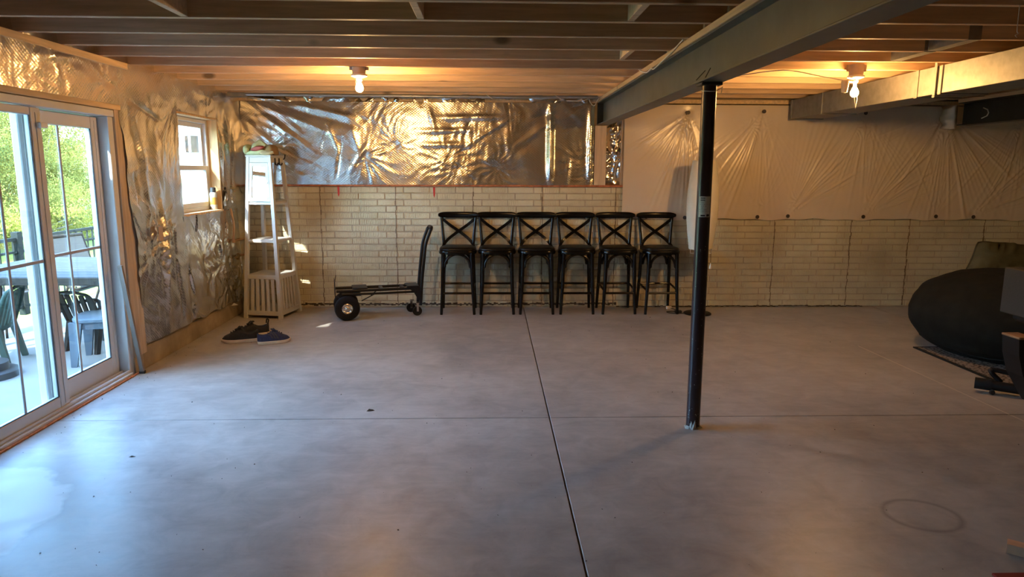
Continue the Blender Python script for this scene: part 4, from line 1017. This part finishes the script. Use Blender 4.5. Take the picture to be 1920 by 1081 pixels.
def cpt(u, v, s_):
    k = (1-abs(u)**5)*(1-abs(v)**4); bul = max(0, k)**.5
    wr = .012*float(fbm(np.array(u*5), np.array(v*3+s_), 8, 3)-.47)*2+.022*math.sin(u*34+2*math.sin(u*9))*abs(v)**2*(1-abs(v)**6)*3+.012*math.sin(v*14)*abs(u)**4
    x = u*CW*(1-.03*v**6-.04*(1-v*v)); z = v*CH*(1-.10*abs(u)**5-.03*math.sin(u*7)**2); return (x, s_*(CT*bul)+wr*bul, z)
for s_ in (-1, 1):
    o_ = len(cmb.v)
    for i in range(n1+1):
        for j in range(n2+1): cmb.v.append(cpt(-1+2*i/n1, -1+2*j/n2, s_))
    for i in range(n1):
        for j in range(n2):
            q = (o_+i*(n2+1)+j, o_+(i+1)*(n2+1)+j, o_+(i+1)*(n2+1)+j+1, o_+i*(n2+1)+j+1); cmb.f.append(q if s_ < 0 else q[::-1])
ed = [cpt(-1+2*i/n1, -1, 1) for i in range(n1+1)]+[cpt(1, -1+2*j/n2, 1) for j in range(1, n2+1)]+[cpt(1-2*i/n1, 1, 1) for i in range(1, n1+1)]+[cpt(-1, 1-2*j/n2, 1) for j in range(1, n2)]
bu = Vector((.995, .06, -.10)); bv = Vector((.52, .42, .62)); bn = Vector((-.12, .90, -.40))      # slumped, skewed pillow frame
sk = lambda p: tuple(bu*p[0]+bv*(p[2]*1.12)+bn*p[1])
cmb.v = [sk(p) for p in cmb.v]; obj('cover', cmb, 'olive', cu, smooth='all')
obj('piping', MB().tube([sk(p) for p in ed], .008, 6, True), 'oliveD', cu, smooth='all', label='dark piped edge')
rg = thing('area_rug', 'dark and cream patterned area rug under the bean bag', 'rug', (5.1, 5.25, 0))
obj('pile', MB().box((3.955, 4.3, .0015), (6.3, 6.2, .012), .003), 'rug', rg, world=True)
obj('edge_strip', MB().box((3.925, 4.3, .001), (3.957, 6.2, .013), .004).box((3.925, 6.19, .001), (6.3, 6.22, .013), .004), 'rubber', rg, world=True, label='dark strip along the rug edge')  # dark strip on the left and back edges of the rug

em = thing('exercise_machine', 'dark exercise machine with tube foot cut off by the right edge', 'exercise machine', (4.1, 4.6, 0))
P = lambda n, mb, mt='darkframe', **k: obj(n, mb, mt, em, world=True, **k)
P('side_panel', MB().box((3.725, 4.62, .61), (3.825, 4.92, .94), .006).box((3.825, 4.62, .80), (4.4, 4.92, .94), .006), 'greyboard', label='speckled grey panel')
P('post', MB().loft([[(3.545+dx*a, 4.55+dy*b, z) for dx, dy in ((0, 0), (1, 0), (1, 1), (0, 1))] for z, a, b in ((.02, .10, .16), (.02, .10, .16))]), 'darkframe') if False else None
rings = []
for z, x in ((.03, 3.74), (.12, 3.68), (.24, 3.60), (.38, 3.555), (.50, 3.54)): x += .03; rings.append([(x, 4.50, z), (x+.11, 4.50, z), (x+.11, 4.66, z), (x, 4.66, z)])
P('post', MB().loft(rings))
P('post_cap', MB().box((3.565, 4.495, .50), (3.685, 4.665, .515), .004), 'postwood', label='bare wood top of the post')
P('rail', MB().tube([(3.65, 4.58, .49), (4.6, 4.5, .46)], .02, 10))
P('foot_tube', MB().tube([(3.66, 4.90, .065), (4.5, 4.25, .06)], .036, 14), smooth=True)
P('end_cap', MB().tube([(3.615, 4.935, .065), (3.70, 4.87, .065)], .043, 14), 'rubber', smooth=True)
P('loop_bar', MB().tube(spline([(3.76, 4.86, .09), (3.71, 4.90, .15), (3.74, 4.90, .17), (3.95, 4.74, .145), (4.4, 4.4, .13)], 6), .018, 10), smooth='all')
P('wheel', MB().lathe([(.006, -.008), (.018, -.008), (.018, .008), (.006, .008)], (3.685, 4.84, .02), 14, 'y'), 'rubber2')
P('seat_block', MB().box((3.80, 4.52, .55), (4.5, 4.9, .62), .02))

# ------------------------------------------------------------------ odds and ends on the floor
tag(obj('wood_offcut', MB().box((2.18, 2.61, .0), (2.50, 2.66, .05), .003).moved() if False else MB().bar((2.235, 2.74, .022), (2.46, 2.56, .022), .055, .042), 'offcut'), 'pale wood offcut lying at the lower right edge', 'wood')
tag(obj('floor_mat', MB().box((2.035, 1.9, .001), (2.8, 2.555, .012), .003), 'redmat'), 'red mat edge at the bottom right corner of the floor', 'mat')
lf = MB().add([(-.845, 4.56, .004), (-.83, 4.575, .016), (-.805, 4.58, .010), (-.79, 4.572, .004), (-.81, 4.562, .003), (-.83, 4.558, .003)], [(0, 1, 5), (1, 2, 4, 5), (2, 3, 4)])
tag(obj('dry_leaf', lf, 'leafbrown'), 'curled dark dry leaf lying beside the floor joint', 'leaf')
lf2 = MB().add([(-2.06, 3.82, .003), (-2.045, 3.828, .009), (-2.02, 3.825, .004), (-2.04, 3.815, .003)], [(0, 1, 2, 3)])
tag(obj('dry_leaf', lf2, 'leafbrown'), 'small dark leaf scrap on the blue-lit floor near the door', 'leaf')
mb = MB()
for i in range(230):
    x = rnd.uniform(-2.7, 3.6); y = rnd.uniform(2.3, 7.9) if i % 3 else rnd.uniform(2.3, 4.4); s_ = rnd.uniform(.0015, .0055)*(.7+.1*y)
    if i % 5 == 0: x = XL+.03+rnd.random()*.16; y = rnd.uniform(3.5, 7.8)
    a = rnd.random()*6; mb.add([(x+s_*math.cos(a), y+s_*math.sin(a), .001), (x-s_*.6*math.sin(a), y+s_*math.cos(a)*.6, .001), (x-s_*math.cos(a), y-s_*math.sin(a), .001), (x, y, .001+s_*.8)], [(0, 1, 3), (1, 2, 3), (2, 0, 3)])
o = obj('floor_grit', mb, 'debris'); o['kind'] = 'stuff'; tag(o, 'scattered dark grit and crumbs on the concrete floor', 'grit')
sc_ = obj('torn_foil_scrap', MB().add([(XL+.02, 7.50, .17), (XL+.05, 7.60, .12), (XL+.03, 7.64, .10), (XL+.02, 7.56, .15), (XL+.06, 7.66, .14), (XL+.025, 7.62, .17)], [(0, 1, 2, 3), (3, 4, 5)]), 'vinyl'); tag(sc_, 'torn white strip hanging on the concrete curb near corner', 'scrap')

# ------------------------------------------------------------------ outside
GZ = -.06
pt = struct('patio', loc=(-4.3, 5, GZ))
for i, y in enumerate((-4, -1.2, 1.6, 4.4, 7.2)):
    obj('slab', MB().box((XL-.17, y+.006, GZ-.12), (-5.35, y+2.794, GZ), .004), 'patio', pt, world=True)
mb = MB(); nx, ny = 44, 44
for i in range(nx+1):
    for j in range(ny+1):
        x = -5.3-i/nx*60; y = -30+j/ny*90; d = max(0, -x-9.5); z = GZ-.03+.16*d*min(1, d/6)*(1 if d < 30 else 30/d)+.25*(float(vn(np.array(x*.3), np.array(y*.3), 3))-.5)*min(1, d/3); mb.v.append((x, y, z))
for i in range(nx):
    for j in range(ny): mb.f.append((i*(ny+1)+j, i*(ny+1)+j+1, (i+1)*(ny+1)+j+1, (i+1)*(ny+1)+j))
def lawnm():
    t = NT('lawn_and_scrub'); po = t.n('NewGeometry').outputs['Position']; s_ = t.n('SeparateXYZ', {0: po})
    a = t.ramp(t.noise(po, 4, 4), [(.3, (.17, .25, .04)), (.7, (.34, .40, .08))]); b = t.ramp(t.noise(po, 1.5, 5), [(.3, (.14, .16, .05)), (.7, (.34, .31, .12))])
    f = t.math('MULTIPLY', t.math('SUBTRACT', t.math('MULTIPLY', s_.outputs[0], -1.), 9.5, clamp=True), 1.)
    return t.out(t.pbr(t.mix(f, a, b), .95, 0, t.bump(t.noise(po, 30, 3), .6, .03), .1).outputs[0])
M['lawn'] = lawnm()
lawn = struct('lawn', mb, 'lawn')
struct('ground', MB().box((-5.3, -30, GZ-.4), (XL-.1, 60, GZ-.13)), 'grass')

fe = thing('railing_fence', 'dark metal railing fence along the far edge of patio', 'fence', (-5.42, 8, GZ)); P = lambda n, mb: obj(n, mb, 'fence', fe, world=True)
P('rail', MB().box((-5.44, 2, .80), (-5.40, 16, .835))); P('rail', MB().box((-5.44, 2, .66), (-5.40, 16, .685))); P('rail', MB().box((-5.44, 2, .02), (-5.40, 16, .05)))
for k in range(8): P('post', MB().box((-5.46, 2.7+1.8*k, GZ), (-5.38, 2.78+1.8*k, .90), .004))
for k in range(114):
    y = 2.1+.122*k; P('picket', MB().box((-5.428, y-.008, .03), (-5.412, y+.008, .81)))

tb = thing('patio_table', 'long grey slatted patio table outside the sliding door', 'table', (-4.05, 6.75, GZ)); P = lambda n, mb, mt: obj(n, mb, mt, tb, world=True)
for k in range(9): P('slat', MB().box((-4.75, 6.02+.157*k, .675), (-3.32, 6.02+.157*k+.150, .70), .004), 'table')
P('apron', MB().box((-4.73, 6.0, .63), (-3.34, 6.03, .695), .003).box((-4.73, 7.43, .63), (-3.34, 7.46, .695), .003).box((-3.34, 6.0, .63), (-3.31, 7.46, .695), .003).box((-4.76, 6.0, .63), (-4.73, 7.46, .695), .003), 'tablebrown')
for x in (-4.70, -3.36):
    for y in (6.66, 7.38): P('leg', MB().box((x-.03, y-.03, GZ), (x+.03, y+.03, .63), .005), 'tablebrown')
def sling_chair(label, loc, rz, mat='tablebrown', fab='sling', grp=None):
    t = thing('sling_chair', label, 'chair', loc, rz, grp)
    for s_ in (-1, 1):
        obj('side_frame', MB().tube(spline([(s_*.25, -.28, 0), (s_*.25, -.25, .40), (s_*.25, .15, .38), (s_*.25, .36, .92)], 6), .014, 8), mat, t, smooth='all')
        obj('leg', MB().tube([(s_*.25, .15, .38), (s_*.26, .32, 0)], .014, 8), mat, t, smooth='all')
        obj('armrest', MB().tube(spline([(s_*.26, -.26, .38), (s_*.27, -.28, .58), (s_*.27, -.15, .62), (s_*.26, .24, .60)], 5), .018, 8), mat, t, smooth='all')
    rings = [[(-.24, y-.006, z), (.24, y-.006, z), (.24, y+.006, z+.01), (-.24, y+.006, z+.01)] for y, z in ((-.24, .40), (0, .385), (.14, .385), (.20, .46), (.28, .66), (.355, .90))]
    obj('sling', MB().loft(rings), fab, t); obj('head_bar', MB().tube([(-.25, .36, .92), (.25, .36, .92)], .02, 8), mat, t, smooth='all')
    return t
sling_chair('sling patio chair behind the table at left, back toward the fence', (-5.04, 7.20, GZ), math.radians(86)).scale = (.9, .78, 1)
sling_chair('sling patio chair behind the table at right near the door stile', (-4.50, 8.02, GZ), math.radians(78))
def resin_chair(label, loc, rz, mat):
    t = thing('resin_chair', label, 'chair', loc, rz)
    for sx in (-1, 1):
        obj('leg', MB().bar((sx*.24, -.24, 0), (sx*.20, -.20, .40), .035, .05, (0, 1, 0), .07, .05), mat, t); obj('leg', MB().bar((sx*.22, .27, 0), (sx*.20, .20, .42), .035, .05, (0, 1, 0), .07, .05), mat, t)
        obj('armrest', MB().tube(spline([(sx*.25, -.22, .40), (sx*.27, -.24, .55), (sx*.27, -.18, .63), (sx*.26, .05, .64), (sx*.23, .22, .62)], 5), .024, 8), mat, t, smooth='all')
    obj('seat', MB().loft([rrect(.44, .44, .385), rrect(.47, .47, .395), rrect(.47, .47, .42), rrect(.44, .44, .43)]), mat, t, smooth=True)
    for k in range(5): u = -.18+.09*k; obj('back_slat', MB().bar((u, .20, .42), (u*1.1, .30, .82), .06, .018, (0, 1, 0)), mat, t)
    obj('top_bar', MB().tube(spline([(-.24, .20, .42), (-.24, .30, .78), (-.12, .33, .86), (.12, .33, .86), (.24, .30, .78), (.24, .20, .42)], 6), .02, 8), mat, t, smooth='all')
    return t
resin_chair('green-grey resin armchair half hidden at left edge outside', (-4.42, 6.05, GZ), math.radians(-75), 'greenchair').scale = (.9, .9, .76)
resin_chair('dark ornate patio chair tucked under right end of the table', (-3.70, 6.60, GZ), math.radians(160), 'tablebrown').scale = (.85, .85, .66)
stb = thing('side_table', 'small grey-blue plastic side table close to the glass door', 'table', (-3.42, 6.15, GZ), .25)
obj('tabletop', MB().loft([rrect(.42, .44, .375), rrect(.44, .46, .385), rrect(.44, .46, .405), rrect(.42, .44, .415)]), 'greyplastic', stb, smooth=True)
obj('apron', MB().loft([rrect(.38, .40, .32), rrect(.39, .41, .376)]), 'greyplastic', stb)
for sx in (-1, 1):
    for sy in (-1, 1): obj('leg', MB().bar((sx*.20, sy*.21, 0), (sx*.17, sy*.18, .38), .045, .04, (0, 1, 0), .10, .05), 'greyplastic', stb)
rb = thing('umbrella_base', 'black round ring base lying on patio at the left edge', 'base', (-4.12, 5.62, GZ))
obj('ring', MB().lathe([(.16, 0), (.24, 0), (.24, .05), (.22, .06), (.17, .06)], n=32), 'rubber2', rb, smooth=True); obj('upper_ring', MB().lathe([(.10, .06), (.17, .06), (.17, .12), (.11, .12)], n=32), 'rubber2', rb, smooth=True)

# unseen wing-shaped block, added to shade the near patio and trim the sun patches
wg = struct('sun_block_wing', loc=(-4.7, 1, GZ)); P = lambda n, mb, mt: obj(n, mb, mt, wg, world=True)
for k in range(24): P('siding_board', MB().box((-6.4+.004*(k % 2), -5.5, GZ+.148*k), (XL-.21, 2.98-.004*(k % 2), GZ+.148*k+.146), .004), 'vinyl_ext')
P('sun_block_roof', MB().box((-6.5, -5.6, 3.50), (XL-.21, 3.05, 3.65), .01), 'subfloor')
# white sided bay of the house seen through the small window
by = thing('house_bay', 'white sided house bay on posts seen through the small window', 'building', (-4.1, 9.6, GZ)); P = lambda n, mb, mt: obj(n, mb, mt, by, world=True)
for k in range(11): P('siding_board', MB().box((-5.2, 9.6+.004*(k % 2), 1.50+.12*k), (XL-.17, 9.75, 1.617+.12*k), .004), 'vinyl_ext')
P('vent', MB().box((-4.05, 9.57, 1.83), (-3.85, 9.60, 2.05), .006), 'tablebrown'); P('vent_slat', MB().box((-4.0, 9.56, 1.84), (-3.97, 9.575, 2.04)), 'vinyl_ext')
for x in (-4.55, -3.95, -3.6): P('post', MB().box((x-.09, 9.58, GZ), (x+.09, 9.75, 1.50), .005), 'vinyl_ext')
hx = struct('house_wall', MB().box((XL-.20, 8.5, GZ), (XL-.17, 14, 5.5)).box((XL-.20, -6, 2.74), (XL-.17, 8.5, 5.5)).box((-3.40, 3.06, 2.555), (XL-.20, 9.4, 2.74)), 'vinyl_ext')  # last box: unseen overhang, added to cut off high sun at the window

# trees
def leaf_mesh(name, n, rx, ry, rz, size, seed, mat, clump=90):
    r = np.random.RandomState(seed); cs = r.normal(size=(clump, 3)); cs /= np.linalg.norm(cs, axis=1)[:, None]; cs *= r.uniform(.25, .95, (clump, 1))
    c = cs[r.randint(0, clump, n)]+r.normal(0, .11, (n, 3)); c *= np.array([rx, ry, rz])
    a = r.normal(size=(n, 3)); a /= np.linalg.norm(a, axis=1)[:, None]; b = np.cross(a, r.normal(size=(n, 3))); b /= np.linalg.norm(b, axis=1)[:, None]
    s = size*r.uniform(.5, 1.4, (n, 1)); V = np.stack([c-a*s, c+b*s*.5, c+a*s, c-b*s*.5], 1).reshape(-1, 3)
    me = bpy.data.meshes.new(name); me.from_pydata(V.tolist(), [], np.arange(4*n).reshape(n, 4).tolist()); me.materials.append(M[mat]); return me
LM = [leaf_mesh('foliage', 46000, 1.9, 1.9, 1.9, .026, 1, 'leafA'), leaf_mesh('foliage', 46000, 1.9, 1.9, 2.1, .025, 2, 'leafB'), leaf_mesh('foliage', 16000, 1.7, 1.7, 2.4, .022, 3, 'leafC'), leaf_mesh('foliage', 26000, 1.6, 1.6, 1.0, .024, 4, 'leafA', 40)]
def tree(kind, x, y, s, label, base=None):
    d = max(0, -x-9.5); z = GZ-.05+.16*d*min(1, d/6)
    t = thing(('tree', 'tree', 'tree', 'shrub')[kind], label, ('tree', 'tree', 'tree', 'shrub')[kind], (x, y, z)); ht_ = (2.0, 2.1, 2.6, .8)[kind]*s
    f = mesh_obj('foliage', LM[kind], t); f.location = (0, 0, ht_); f.scale = (s, s, s); f['kind'] = 'stuff'
    tk = MB().tube([(0, 0, -.2), (.05*s, 0, ht_*.5), (-.05*s, .05, ht_*1.3)], [.10*s, .08*s, .03*s], 8)
    for k in range(6 if kind != 3 else 3):
        a = k*1.1; tk.tube([(0, 0, ht_*(.4+.1*k)), (.9*s*math.cos(a), .9*s*math.sin(a), ht_*(.75+.12*k))], [.04*s, .01*s], 6)
    obj('trunk', tk, 'bark', t, smooth='all')
for args in ((0, -11.6, 15.4, 1.0, 'yellow-green tree filling the middle of the right door pane'), (1, -12.6, 18.6, 1.15, 'green tree behind the yellow-green one in the right pane'), (0, -11.0, 17.8, .9, 'yellow-green tree at the right side of the right door pane'),
             (1, -10.6, 13.6, .85, 'green tree low in the left door pane'), (2, -14.5, 20.0, 1.3, 'pale bare twiggy tree at upper left of the left pane'), (2, -13.5, 22.5, 1.25, 'pale twiggy tree at the top right of right door pane'),
             (3, -9.6, 14.9, .95, 'low sunny shrub just beyond the railing in the right pane'), (3, -9.9, 12.5, 1.0, 'low shrub beyond the railing at the left pane'), (0, -14.0, 17.0, 1.2, 'tall yellow tree uphill behind the left pane'), (3, -10.4, 17.2, 1.1, 'shrub on the hillside right of the door muntin')):
    tree(*args)
